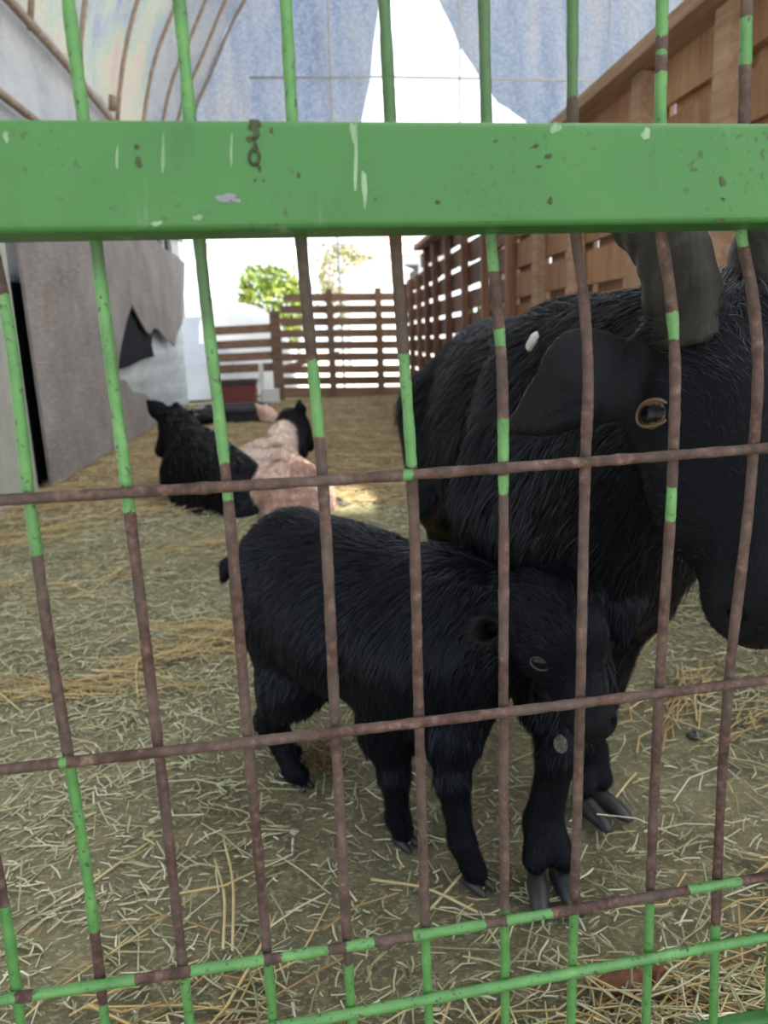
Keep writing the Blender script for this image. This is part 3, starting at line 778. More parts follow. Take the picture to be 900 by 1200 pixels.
# ================================================================== BIG BLACK GOAT
def adult():
    S = Sculpt()
    root = empty('goat', (.3, .95, 0), 'big black horned goat with its head lowered right behind the bars', 'goat')
    # trunk
    S.cone((.345, 1.40, .475), (.33, 1.08, .45), .128, .140, .05, flow=(0, .55, -.7), fl=.050)
    S.cone((.33, 1.08, .45), (.31, .84, .44), .140, .118, .06, flow=(0, .5, -.8), fl=.05)
    S.cone((.345, 1.40, .55), (.315, .88, .535), .072, .070, .06, flow=(0, .9, -.25), fl=.045)
    S.ell((.31, .80, .40), np.eye(3), (.10, .085, .13), .06, flow=(0, .2, -1), fl=.045)
    # hips, thighs, hind legs
    for sx in (-1, 1):
        hx = .34 + sx * .085
        S.cone((hx, 1.43, .46), (hx + .01 * sx, 1.36, .33), .085, .062, .05, flow=(0, .2, -1), fl=.05)
        S.cone((hx + .01 * sx, 1.36, .33), (hx, 1.47, .20), .055, .026, .03, fl=.03)
        S.cone((hx, 1.47, .20), (hx, 1.44, .05), .024, .018, .015, fl=.012)
        hoof_pair(root, (hx, 1.425, 0), (0, -1, 0), (1, 0, 0), .034)
    S.cone((.345, 1.50, .52), (.345, 1.58, .50), .025, .012, .03, fl=.04)
    # front legs, planted forward
    rfx, rfy = gnd(647, 1052)[:2]; lfx, lfy = gnd(702, 955)[:2]
    for (sx, fx, fy, fw, sp) in ((-1, rfx, rfy, (-.05, -1, 0), .14), (1, lfx, lfy, (.45, -.9, 0), .12)):
        sh = np.array([.31 + sx * .075, .84, .42]); el = np.array([.30 + sx * .07, .85, .31])
        kn = atY(654, 880, .74) if sx < 0 else atY(683, 872, .87)
        fet = np.array([fx, fy + .035, .070])
        el = atY(660, 800, .80) if sx < 0 else el
        S.cone(sh, el, .075, .055, .04, flow=(0, .1, -1), fl=.04)
        S.cone(el, kn, .042, .0205, .03, fl=.018)
        S.cone(kn, fet, .0195, .020, .02, fl=.009)
        fw = nrm(fw); sd = np.array([-fw[1], fw[0], 0])
        for q in (-1, 1):
            S.cone(fet, np.array([fx, fy, .028]) + sd * q * (.013 + sp * .02) - fw * .012 + (0, 0, .012), .019, .0150, .010, fl=.008)
        hoof_pair(root, (fx, fy - .0, 0), fw, sd, .037, sp)
    # head frame
    Pp = dep(862, 338, .565); Mm = dep(917, 742, .478)
    f = nrm(Mm - Pp); HL = np.linalg.norm(Mm - Pp)
    tc = nrm(CAM - (Pp + Mm) / 2); u = nrm(tc - np.dot(tc, f) * f)
    yaw = math.radians(-20)                                   # face turned towards the right of the picture
    s = np.cross(f, u)
    if s[0] < 0: s = -s
    u, s = nrm(u * math.cos(yaw) - s * math.sin(yaw)), nrm(s * math.cos(yaw) + u * math.sin(yaw))
    AX = np.array([f, s, u])
    def H(a, b, c): return Pp + f * a * (HL / .245) + s * b + u * c
    hb = lambda c: nrm(-f * .9 + u * -.2 + s * 0)
    back = -f * .8 - u * .5
    # neck
    S.cone((.312, .86, .52), H(.045, 0, -.085), .105, .060, .06, flow=(0, .75, -.6), fl=.035)
    S.cone((.31, .80, .42), H(.06, 0, -.10), .085, .050, .06, flow=(0, .6, -.8), fl=.03)
    S.cone((.312, .90, .56), H(.0, 0, -.055), .06, .042, .05, flow=(0, .9, -.4), fl=.032)
    # skull
    S.ell(H(.035, 0, -.045), AX, (.060, .052, .048), .03, flow=back, fl=.018)
    S.ell(H(.085, 0, -.043), AX, (.065, .053, .047), .03, flow=back, fl=.012)
    S.cone(H(.09, 0, -.046), H(.205, 0, -.034), .046, .030, .03, flow=back, fl=.006, sq=(s, 1.08))
    S.ell(H(.222, 0, -.034), AX, (.026, .031, .030), .025, flow=back, fl=.003, col=(.010, .010, .012))
    S.cone(H(.075, 0, -.105), H(.20, 0, -.066), .036, .022, .03, flow=back, fl=.012)
    S.ell(H(.215, 0, -.068), AX, (.022, .022, .015), .014, flow=back, fl=.006, col=(.012, .012, .013))
    S.cone(H(.20, -.0, -.085), H(.20, 0, -.115), .010, .004, .012, flow=(0, 0, -1), fl=.03)       # chin tuft
    for q in (-1, 1):
        S.ell(H(.075, q * .047, -.036), AX, (.026, .016, .022), .02, flow=back, fl=.006)          # brow
        S.ell(H(.125, q * .035, -.065), AX, (.05, .022, .03), .03, flow=back, fl=.008)            # cheek
        S.ell(H(.014, q * .030, -.016), AX, (.028, .030, .029), .012, flow=back, fl=.022)         # horn boss
        S.ell(H(.230, q * .019, -.020), np.array([nrm(f + u * .4), s, nrm(u - f * .4)]), (.011, .0055, .007), .006, op=-1)
    S.ell(H(.232, 0, -.056), AX, (.02, .030, .0022), .005, op=-1)
    # ears: cupped leaf, base on the side of the skull
    eb = H(.040, -.048, -.055)
    tip = dep(604, 497, .600); midp = dep(658, 452, .592)
    en = nrm(np.cross(tip - eb, (0, 0, 1))); en = en if np.dot(en, CAM - eb) > 0 else -en
    en = nrm(en + np.array([0, 0, .25]))
    e0 = dep(688, 442, .585)
    EC = (.012, .012, .014)  # ear colour lightened to paint in its grey sheen
    S.cone(eb, e0, .024, .029, .018, flow=tip - eb, fl=.004, sq=(en, 3.0), col=EC)
    S.cone(e0, dep(640, 477, .59), .030, .0125, .012, flow=tip - eb, fl=.004, sq=(en, 3.2), col=EC)
    S.cone(dep(640, 477, .59), tip, .0125, .006, .012, flow=tip - eb, fl=.004, sq=(en, 2.0), col=EC)
    S.cone(dep(688, 482, .575), dep(640, 492, .58), .008, .0075, .010, flow=tip - eb, fl=.004)
    S.cone(dep(640, 492, .58), dep(606, 498, .592), .0075, .005, .010, flow=tip - eb, fl=.004, col=(.014, .012, .012))
    S.cone(dep(665, 465, .568), dep(630, 482, .572), .008, .006, .010, op=-1)
    eb2 = H(.040, .048, -.055); t2 = eb2 + s * .10 + np.array([0, .02, -.045]); m2 = eb2 + s * .045 + np.array([0, .01, -.01])
    S.cone(eb2, m2, .017, .032, .018, flow=t2 - eb2, fl=.006, sq=(en, 3.0))
    S.cone(m2, t2, .032, .006, .02, flow=t2 - eb2, fl=.006, sq=(en, 3.2))
    # eye socket
    ep = S.march(762, 485); en_ = S.grad(ep[None])[0]
    S.ell(ep + en_ * .004, np.array([nrm(np.cross(en_, (0, 0, 1))), nrm(np.cross(np.cross(en_, (0, 0, 1)), en_)), en_]), (.0165, .012, .009), .006, op=-1)
    def brown(P, co):
        # rusty brown tips on the lower flank of the coat
        w = np.clip((1.10 - np.abs(P[:, 1] - 1.30) * 4), 0, 1) * np.clip((.40 - P[:, 2]) / .08, 0, 1) * np.clip((.30 - P[:, 0]) / .06, 0, 1)
        w = w * (vnoise(P, 120, 3) > .1)
        return co * (1 - w[:, None]) + np.array([.040, .018, .010]) * w[:, None]
    def keep(P):
        return np.where(np.linalg.norm(P - ep, axis=1) < .021, 0, 1.0)
    body = build_goat(root, S, .0055, 130000, .00055, 11, lift=.22, colfn=brown, keep=keep)
    look = nrm(en_ * .8 + nrm(CAM - ep) * .35)
    upv = nrm(-f * .75 + np.array([0, 0, .5]))
    eye(root, ep - en_ * .0050, look, upv, .0150, (.12, .062, .030), ratio=(1.0, .64), lid=(.12, .078, .055), pupil=(.72, .50))
    ep2 = H(.088, .052, -.04); eye(root, ep2, nrm(s * .8 + u * .4), upv, .0135, (.20, .095, .035), lid=(.16, .10, .07))
    # horns
    for q in (-1, 1):
        b0 = H(.026, q * .029, -.028)
        if q < 0: pts = [b0, dep(784, 290, .575), dep(742, 248, .61), dep(700, 215, .68), dep(672, 190, .78)]
        else: pts = [b0, dep(898, 290, .60), dep(925, 245, .635), dep(950, 215, .71), dep(965, 195, .80)]
        Pq = resample(np.array(pts), 60)
        tt = np.linspace(0, 1, 60)
        rr = .0350 * (1 - tt) ** .75 + .003 + .0009 * np.sin(tt * 75)
        V, Fc = tube_data(Pq, rr, 18)
        # keel: flatten across
        T, A, B = frames(Pq)
        Vr = V.reshape(60, 18, 3); dlt = Vr - Pq[:, None]
        sdv = nrm(np.cross(nrm(Pq[10] - Pq[0]), u)); dlt = dlt - .22 * (dlt @ sdv)[..., None] * sdv
        mesh_obj('horn', (Pq[:, None] + dlt).reshape(-1, 3), Fc, M['horn'], root, True)
    # white fluff caught in the neck hair
    fp = S.march(621, 405)
    if fp is not None:
        V, Fc = tube_data(resample(np.array([fp + (-.004, 0, -.010), fp + (.0, -.004, 0), fp + (.005, 0, .010)]), 9), [.001, .0045, .006, .0065, .006, .0055, .005, .0035, .001], 8)
        tag(mesh_obj('fluff', V + np.array([0, -.008, .004]), Fc, M['pale'], root, True), 'white fluff caught in the neck hair')
    # bare callus on the front knee
    cp = S.march(657, 872)
    if cp is not None:
        cn = S.grad(cp[None])[0]; a = nrm(np.cross(cn, (0, 0, 1))); b = np.cross(cn, a)
        V = [cp + cn * .003] + [cp + (a * math.cos(t) * .0075 + b * math.sin(t) * .010) + cn * .0005 for t in np.linspace(0, 6.283, 15)[:-1]]
        tag(mesh_obj('knee_callus', V, [(0, i, i % 14 + 1) for i in range(1, 15)], M['callus'], root, True), 'pale bare callus on the front knee')
    return S
def mat_horn():
    m, nt, b = new_mat('ridged_dark_horn')
    co = coords(nt, 'Object', (1, 1, 1))
    f = noise(nt, co, 45, 6, .7)
    L(nt, ramp(nt, f, [(.3, (.008, .0075, .006)), (.55, (.022, .020, .016)), (.75, (.06, .052, .04))]), b.inputs['Base Color'])
    b.inputs['Roughness'].default_value = .5
    b.inputs['Specular IOR Level'].default_value = .18
    w = N(nt, 'ShaderNodeTexWave'); w.inputs['Scale'].default_value = 60; w.inputs['Distortion'].default_value = 4
    L(nt, co, w.inputs['Vector']); bump(nt, b, math_(nt, 'ADD', math_(nt, 'MULTIPLY', w.outputs['Fac'], .4), noise(nt, co, 200, 4)), .3, .0015)
    return m
M['horn'] = mat_horn()
S_adult = adult()

# ================================================================== BLACK KID
def kid():
    S = Sculpt()
    root = empty('goat', (.05, .87, 0), 'small black kid standing in front of the big goat, nose down to the right', 'goat')
    KC = (.0055, .0058, .0095)
    kw = dict(col=KC)
    f0 = nrm([.65, -.76, 0]); l0 = np.array([.76, .65, 0])
    rump = atY(352, 688, .985); mid = atY(415, 722, .90); shd = atY(505, 742, .80)
    S.cone(rump, mid, .080, .084, .04, flow=-f0 * .8 + np.array([0, 0, -.5]), fl=.030, **kw)
    S.cone(mid, shd, .084, .074, .05, flow=-f0 * .7 + np.array([0, 0, -.7]), fl=.032, **kw)
    S.cone(rump + (0, 0, .036), shd + (0, 0, .035), .062, .045, .05, flow=-f0 + np.array([0, 0, -.2]), fl=.028, **kw)
    S.cone(atY(292, 655, 1.04), atY(268, 664, 1.06), .015, .011, .015, flow=(-.8, .4, -.3), fl=.010, **kw)
    S.cone(atY(268, 664, 1.06), atY(262, 678, 1.06), .011, .006, .01, flow=(-.3, .3, -.9), fl=.008, **kw)
    # hind legs
    for hip, stf, hock, fet, foot in (
        (atY(340, 735, .965), atY(342, 800, .93), atY(316, 846, .985), atY(344, 905, .965), gnd(353, 922)),
        (atY(345, 730, 1.07), atY(360, 790, 1.03), atY(322, 835, 1.09), atY(338, 880, 1.07), gnd(345, 895))):
        S.cone(hip, stf, .056, .040, .04, flow=(.1, 0, -1), fl=.024, **kw)
        S.cone(stf, hock, .036, .0195, .025, fl=.018, **kw)
        S.cone(hock, fet, .0165, .0125, .012, fl=.010, **kw)
        S.cone(fet, foot + (0, 0, .018), .013, .0125, .01, fl=.007, **kw)
        hoof_pair(root, foot, f0, l0, .017, .1)
    # front legs
    for sh, el, kn, fet, foot in (
        (shd + np.array([-.03, -.02, -.01]), atY(455, 848, .825), atY(462, 905, .815), atY(466, 958, .825), gnd(475, 990)),
        (shd + np.array([.05, -.01, -.02]), atY(530, 850, .765), atY(530, 912, .745), atY(541, 985, .742), gnd(560, 1040))):
        S.cone(sh, el, .055, .034, .035, flow=(0, 0, -1), fl=.026, **kw)
        S.cone(el, kn, .030, .0175, .02, fl=.018, **kw)
        S.cone(kn, fet, .0165, .0135, .012, fl=.011, **kw)
        S.cone(fet, foot + (0, 0, .018) - f0 * .004, .0145, .014, .01, fl=.007, **kw)
        hoof_pair(root, foot, f0, l0, .018, .1)
    # head frame: poll -> nose
    Pp = dep(630, 686, .768); Mm = dep(702, 858, .705)
    f = nrm(Mm - Pp); HL = np.linalg.norm(Mm - Pp); q_ = HL / .165
    s = nrm(np.cross(f, (0, 0, 1)))                    # horizontal
    if np.dot(s, CAM - Pp) < 0: s = -s                 # s: the kid's right side, facing us
    u = np.cross(s, f); u = u if u[2] > 0 else -u
    rl = math.radians(30)                              # crown tips a little towards the viewer
    u, s = nrm(u * math.cos(rl) + s * math.sin(rl)), nrm(s * math.cos(rl) - u * math.sin(rl))
    AX = np.array([f, s, u])
    def H(a, b, c): return Pp + f * a * q_ + s * b + u * c
    back = -f * .9
    S.cone(shd + np.array([.02, -.02, .02]), H(.02, 0, -.045), .066, .044, .05, flow=np.array([-.55, .35, -.7]), fl=.028, **kw)
    S.ell(H(.036, 0, -.018), AX, (.050, .044, .046), .03, flow=back, fl=.016, **kw)
    S.ell(H(.058, 0, -.006), AX, (.040, .038, .036), .025, flow=back, fl=.014, **kw)
    S.cone(H(.075, 0, -.028), H(.143, 0, -.022), .034, .0205, .022, flow=back, fl=.005, **kw)
    S.ell(H(.152, 0, -.022), AX, (.016, .021, .021), .014, flow=back, fl=.0025, col=(.012, .011, .012))
    S.cone(H(.06, 0, -.056), H(.138, 0, -.043), .026, .014, .02, flow=back, fl=.008, **kw)
    for q in (-1, 1):
        S.ell(H(.066, q * .030, -.008), AX, (.020, .012, .016), .014, flow=back, fl=.005, **kw)
        S.ell(H(.158, q * .014, -.014), np.array([f, s, u]), (.008, .0042, .0055), .004, op=-1)
        S.ell(H(.024, q * .017, .018), AX, (.011, .010, .010), .012, flow=back, fl=.012, **kw)
    S.ell(H(.160, 0, -.036), AX, (.016, .022, .0016), .003, op=-1)
    # right ear: short, turned towards the viewer so its dark cup shows
    e0 = H(.022, .036, -.030); e1 = dep(566, 740, .725)
    S.cone(e0, e1, .014, .0155, .016, flow=(-.5, .3, -.8), fl=.008, col=(.010, .0095, .010))
    S.cone(e1 + nrm(CAM - e1) * .020, e1 * .7 + e0 * .3, .0130, .006, .006, op=-1)
    # left ear: broad leaf lifted up and away
    g0 = H(.012, -.032, -.006); g1 = dep(744, 648, .80); gm = dep(716, 686, .80)
    gn = nrm(CAM - gm)
    S.cone(g0, gm, .014, .026, .014, flow=(0, 0, -1), fl=.010, sq=(gn, 2.6), **kw)
    S.cone(gm, g1, .026, .006, .016, flow=(0, .1, -1), fl=.014, sq=(gn, 2.6), **kw)
    S.cone(gm, dep(728, 742, .80), .022, .008, .016, flow=(.1, .1, -1), fl=.016, sq=(gn, 2.2), **kw)
    S.cone(gm + gn * .013, g0 * .3 + g1 * .7 + gn * .010, .009, .006, .010, op=-1)
    ep = S.march(632, 779); en_ = S.grad(ep[None])[0]
    S.ell(ep + en_ * .003, np.array([nrm(np.cross(en_, (0, 0, 1))), nrm(np.cross(np.cross(en_, (0, 0, 1)), en_)), en_]), (.0105, .0065, .006), .004, op=-1)
    keep = lambda P: np.where(np.linalg.norm(P - ep, axis=1) < .0125, 0, 1.0)
    build_goat(root, S, .0042, 130000, .00042, 21, keep=keep, lift=.24)
    eye(root, ep - en_ * .0035, nrm(en_ + nrm(CAM - ep) * .2), nrm(u + np.array([0, 0, .4])), .0092, (.020, .013, .010), lid=(.060, .046, .040), pupil=(.7, .5))
    eye(root, H(.072, -.034, -.012), nrm(-s + u * .2), u, .009, (.020, .013, .010), lid=(.06, .046, .04))
    return S
S_kid = kid()

# ================================================================== LYING GOATS
def lying(kind):
    S = Sculpt()
    if kind == 'black':
        root = empty('goat', (-.42, 3.05, 0), 'black goat lying on the straw with its back turned, beside the plywood sheet', 'goat')
        c = dict(col=BLK)
        S.cone(atY(282, 575, 2.85), atY(238, 545, 3.15), .115, .13, .06, flow=(.4, -.6, -.6), fl=.035, **c)
        S.cone(atY(222, 560, 3.15), atY(260, 590, 2.95), .11, .10, .06, flow=(.3, -.4, -.8), fl=.035, **c)
        S.cone(atY(298, 596, 2.78), atY(280, 600, 2.76), .06, .05, .04, flow=(.3, -.4, -.8), fl=.03, **c)
        S.cone(atY(232, 535, 3.2), atY(208, 498, 3.32), .105, .065, .06, flow=(.3, -.3, -.9), fl=.04, **c)
        S.ell(atY(207, 496, 3.34), np.eye(3), (.065, .07, .065), .03, flow=(0, -.3, -1), fl=.015, **c)
        S.cone(atY(203, 505, 3.34), atY(190, 528, 3.46), .055, .032, .03, flow=(0, -.3, 1), fl=.01, **c)
        sqn = (0, 1, 0)
        S.cone(atY(198, 492, 3.33), atY(185, 480, 3.34), .020, .030, .02, flow=(-1, 0, .6), fl=.008, sq=(sqn, 2.4), **c)
        S.cone(atY(185, 481, 3.34), atY(173, 470, 3.35), .028, .006, .02, flow=(-1, 0, .8), fl=.008, sq=(sqn, 2.4), **c)
        S.cone(atY(222, 492, 3.36), atY(240, 491, 3.40), .022, .032, .02, flow=(1, 0, -.2), fl=.008, sq=((0, 0, 1), 1.6), **c)
        S.cone(atY(240, 491, 3.40), atY(252, 494, 3.42), .030, .008, .02, flow=(1, 0, -.3), fl=.008, sq=((0, 0, 1), 1.6), **c)
        S.cone(atY(205, 482, 3.33), atY(207, 475, 3.33), .018, .012, .02, flow=(0, 0, 1), fl=.02, **c)
        S.cone(atY(214, 590, 3.02), gnd(236, 603), .045, .03, .03, fl=.02, **c)
        body = build_goat(root, S, .010, 26000, .0018, 31, clump=.03)
        p = gnd(243, 603); hoof_pair(root, (p[0], p[1], 0), (.6, -.6, 0), (.6, .6, 0), .035)
        for a, b in (((213, 482), (212, 476)), ((224, 484), (227, 479))):
            tube('horn', resample(np.array([atY(*a, 3.33), atY((a[0] + b[0]) / 2, (a[1] + b[1]) / 2, 3.35), atY(*b, 3.4)]), 8), np.linspace(.014, .004, 8), M['horn'], root)
        ear_c = atY(196, 505, 3.27)
        eye(root, ear_c, (-.6, -.6, .1), (0, 0, 1), .014, (.05, .03, .02))
    else:
        root = empty('goat', (0, 2.95, 0), 'pinkish-white goat with a black head lying beside the black one, seen from behind', 'goat')
        W = (.66, .50, .45); K = dict(col=W); D = dict(col=BLK)
        S.cone(atY(348, 578, 2.78), atY(316, 548, 3.10), .115, .105, .06, flow=(.1, -.7, -.6), fl=.022, **K)
        S.cone(atY(312, 580, 2.82), atY(298, 548, 3.05), .10, .085, .06, flow=(-.2, -.6, -.7), fl=.022, **K)
        S.cone(atY(368, 592, 2.72), atY(370, 574, 2.9), .07, .065, .05, flow=(.3, -.5, -.7), fl=.02, **K)
        S.cone(atY(322, 600, 2.66), atY(350, 602, 2.64), .05, .05, .04, flow=(0, -.5, -.8), fl=.02, **K)
        S.cone(atY(322, 535, 3.12), atY(331, 508, 3.22), .085, .050, .05, flow=(.2, -.3, -.9), fl=.020, **K)
        S.cone(atY(350, 528, 3.20), atY(350, 505, 3.27), .042, .055, .03, flow=(.2, -.3, -.9), fl=.012, **D)
        S.ell(atY(342, 494, 3.29), np.eye(3), (.068, .07, .060), .02, flow=(.3, .3, -.8), fl=.010, **D)
        S.cone(atY(350, 500, 3.34), atY(361, 522, 3.48), .050, .032, .03, flow=(-.3, 0, .5), fl=.008, **D)
        E_ = dict(col=(.62, .44, .36))
        S.cone(atY(324, 494, 3.28), atY(312, 485, 3.27), .018, .029, .015, flow=(-1, 0, .6), fl=.006, sq=((0, 1, 0), 2.4), **E_)
        S.cone(atY(312, 485, 3.27), atY(300, 474, 3.27), .028, .006, .015, flow=(-1, 0, .8), fl=.006, sq=((0, 1, 0), 2.4), **E_)
        S.cone(atY(351, 488, 3.26), atY(352, 480, 3.25), .016, .022, .012, flow=(0, 0, 1), fl=.008, sq=((0, 1, 0), 1.8), **D)
        S.cone(atY(352, 480, 3.25), atY(351, 469, 3.25), .022, .006, .012, flow=(0, 0, 1), fl=.008, sq=((0, 1, 0), 1.8), **D)
        S.cone(atY(375, 590, 2.85), gnd(394, 592), .04, .03, .03, fl=.015, col=(.05, .04, .035))
        def patch(P, co):
            n = vnoise(P, 30, 8) * .6 + vnoise(P, 75, 9) * .3
            w = np.clip((n + .05) * 2.4, 0, 1)[:, None] * (co[:, :1] > .3)
            co = co * (1 - w * .7) + np.array([.27, .125, .09]) * w * .7
            hi = np.clip((.15 - vnoise(P, 17, 4)) * .8, 0, .5)[:, None] * (co[:, :1] > .3)
            return co * (1 - hi) + np.array([.72, .62, .56]) * hi
        body = build_goat(root, S, .010, 26000, .0016, 41, colfn=patch, clump=.03)
        p = gnd(396, 593); hoof_pair(root, (p[0], p[1], 0), (.9, -.2, 0), (.2, .9, 0), .036)
        eye(root, atY(361, 497, 3.30), (.9, -.1, .1), (0, 0, 1), .014, (.05, .03, .02))
lying('black'); lying('pink')

# ================================================================== CAGE PANEL
cage = empty('cage_panel', F0 * [1, 1, 0], 'green steel cage panel of rusty bars with a wide painted top rail', 'cage panel')
def rod(name, pxs, greens, r, off, axis, darks=()):
    """pxs: photo points along the bar; greens: intervals (of photo y for uprights, x for crossbars) still painted"""
    pxs = np.array(pxs, float)
    Pw = np.array([onfence(a, b, off) for a, b in pxs])
    Pq = resample(Pw, 190)
    key = np.array([_proj(p)[axis] for p in Pq])
    rr = r * (1 + .05 * vnoise(Pq, 420, int(pxs[0][0]) % 97) + .03 * vnoise(Pq, 1300, 5))
    V, Fc = tube_data(Pq, rr, 12)
    o = mesh_obj(name, V, Fc, M['rod'], cage, True)
    for nm, iv, soft in (('paint', greens, 4.0), ('dark', darks, 30.0)):
        val = np.zeros(len(Pq))
        for a, b in iv: val = np.maximum(val, np.clip((key - a) / soft, 0, 1) * np.clip((b - key) / soft, 0, 1))
        at = o.data.attributes.new(nm, 'FLOAT', 'POINT')
        at.data.foreach_set('value', np.repeat(val, 12).astype(np.float32))
    return o
def _proj(p):
    c = ROT.T @ (p - CAM); return (450 + FPX * c[0] / -c[2], 600 - FPX * c[1] / -c[2])
UP = [
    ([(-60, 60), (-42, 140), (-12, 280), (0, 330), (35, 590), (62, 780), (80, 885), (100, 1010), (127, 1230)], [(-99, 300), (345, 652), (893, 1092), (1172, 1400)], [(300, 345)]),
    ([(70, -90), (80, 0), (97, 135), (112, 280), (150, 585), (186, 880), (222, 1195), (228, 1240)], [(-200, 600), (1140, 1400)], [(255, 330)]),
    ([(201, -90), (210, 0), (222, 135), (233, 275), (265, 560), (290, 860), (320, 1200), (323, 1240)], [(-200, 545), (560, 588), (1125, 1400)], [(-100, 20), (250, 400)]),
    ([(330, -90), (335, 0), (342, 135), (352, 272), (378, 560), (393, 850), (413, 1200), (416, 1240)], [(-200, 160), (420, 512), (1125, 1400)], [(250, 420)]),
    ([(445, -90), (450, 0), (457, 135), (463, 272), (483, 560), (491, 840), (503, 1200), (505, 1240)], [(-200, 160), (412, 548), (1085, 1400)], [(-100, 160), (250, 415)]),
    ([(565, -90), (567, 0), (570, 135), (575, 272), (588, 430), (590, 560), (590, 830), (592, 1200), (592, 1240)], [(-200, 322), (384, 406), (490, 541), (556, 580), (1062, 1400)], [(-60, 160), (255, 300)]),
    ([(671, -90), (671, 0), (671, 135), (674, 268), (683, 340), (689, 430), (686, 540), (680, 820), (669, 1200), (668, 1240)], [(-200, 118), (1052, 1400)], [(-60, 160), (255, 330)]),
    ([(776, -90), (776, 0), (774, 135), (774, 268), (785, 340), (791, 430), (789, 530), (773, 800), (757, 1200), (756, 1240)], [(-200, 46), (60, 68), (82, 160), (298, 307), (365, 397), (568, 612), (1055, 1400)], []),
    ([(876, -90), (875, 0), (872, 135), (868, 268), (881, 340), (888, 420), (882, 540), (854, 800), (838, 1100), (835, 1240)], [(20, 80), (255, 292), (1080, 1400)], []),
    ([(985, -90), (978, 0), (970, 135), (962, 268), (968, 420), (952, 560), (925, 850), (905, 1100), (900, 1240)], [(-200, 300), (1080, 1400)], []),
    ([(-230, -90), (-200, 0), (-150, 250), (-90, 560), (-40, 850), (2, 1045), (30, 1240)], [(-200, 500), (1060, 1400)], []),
]
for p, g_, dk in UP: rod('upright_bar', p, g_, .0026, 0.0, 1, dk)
def hline(y0, y1, bend=0): return [(x, y0 + (y1 - y0) * x / 900 + bend * math.sin(x / 900 * math.pi)) for x in (-260, -120, 0, 150, 300, 450, 600, 750, 900, 1010)]
rod('cross_bar', hline(586, 525, 3), [(470, 488), (560, 600), (700, 725)][:1], .0026, .0052, 0)
rod('cross_bar', hline(902, 797, 2), [(68, 82)], .0026, .0052, 0)
rod('cross_bar', hline(1172, 1027, 3), [(-300, 22), (35, 160), (222, 310), (330, 385), (405, 440), (480, 570), (590, 648), (805, 868)], .0027, .0052, 0)
rod('cross_bar', [(x, 1200 - (x - 345) * .1845) for x in (-260, -50, 150, 345, 600, 750, 900, 1010)], [(-300, 1200)], .0029, .0052, 0)
# top and bottom tubes
def bar_box(name, top, bot, off0, off1, mat, bev, x0=-250, x1=1010):
    A = [onfence(x, top[0] + (top[1] - top[0]) * x / 900, off0) for x in (x0, x1)]
    B = [onfence(x, bot[0] + (bot[1] - bot[0]) * x / 900, off0) for x in (x0, x1)]
    bk = FNOR * (off1 - off0)
    V = [B[0], B[1], B[1] + bk, B[0] + bk, A[0], A[1], A[1] + bk, A[0] + bk]
    V = np.array(V)
    for i in (2, 3, 6, 7): V[i][2] = V[i - 1 if i in (2, 6) else i - 3][2]
    o = mesh_obj(name, V, BOXF, mat, cage)
    b = o.modifiers.new('bevel', 'BEVEL'); b.width = bev; b.segments = 4
    return o
rail = bar_box('top_rail', (138, 143), (273, 260), .027, -.003, M['beam'], .0032)
bar_box('bottom_rail', (1378, 1196), (1500, 1320), .006, -.004, M['beam'], .003)
for x in (-250, 1010):
    a = onfence(x, 600, .006)
    box('frame_post', (a[0] - .016, a[1] - .016, 0), (a[0] + .016, a[1] + .016, 1.05), M['beam'], cage, bev=.003)
# grime, drips and chips on the top rail: thin flakes lying on the paint
def blob(name, px, py, w, h, mat, seed, off=.0273):
    r = np.random.default_rng(seed); n = 28
    pts = []; ph = r.uniform(0, 6.28, 3)
    for i in range(n):
        t = i / n * 2 * math.pi; k = .85 + .16 * math.sin(2 * t + ph[0]) + .12 * math.sin(3 * t + ph[1]) + .08 * math.sin(5 * t + ph[2])
        pts.append(onfence(px + math.cos(t) * w * k / 2, py + math.sin(t) * h * k / 2, off))
    return extrude_poly(name, pts, -FNOR * .0004, mat, rail)
for i, (x, y, w, h) in enumerate(((298, 146, 20, 14), (300, 158, 11, 16), (294, 163, 13, 10), (299, 172, 7, 18), (304, 197, 5, 9), (318, 153, 5, 7), (299, 211, 4, 4), (309, 211, 3, 4), (581, 165, 5, 5),
                                 (513, 237, 7, 5), (847, 213, 9, 12), (848, 233, 5, 4), (845, 258, 11, 5), (162, 190, 10, 14), (160, 172, 8, 6), (645, 235, 7, 9), (440, 233, 4, 4), (350, 205, 5, 7), (643, 183, 9, 7), (628, 171, 8, 6), (632, 195, 6, 5))):
    blob('grime_spot', x, y, w, h, M['mark_dark'], i)
# a ring-shaped smear
ringp = [onfence(298 + 5.5 * math.cos(t), 184 + 9 * math.sin(t), .0274) for t in np.linspace(0, 6.283, 25)]
tube('grime_spot', ringp, .0007, M['mark_dark'], rail, 5)
for i, (x, y, w, h) in enumerate(((191, 180, 4, 66), (137, 185, 3, 36), (271, 176, 4, 40), (417, 185, 5, 96), (427, 220, 8, 46), (414, 155, 8, 28), (7, 160, 8, 14), (651, 150, 14, 14), (757, 157, 12, 16), (183, 262, 16, 6), (232, 255, 12, 8))):
    blob('paint_drip', x, y, w, h, M['mark_white'], 60 + i, .0272)
for i, (x, y, w, h) in enumerate(((265, 232, 24, 14), (276, 235, 14, 6))): blob('paint_chip', x, y, w, h, M['mark_grey'], 90 + i)

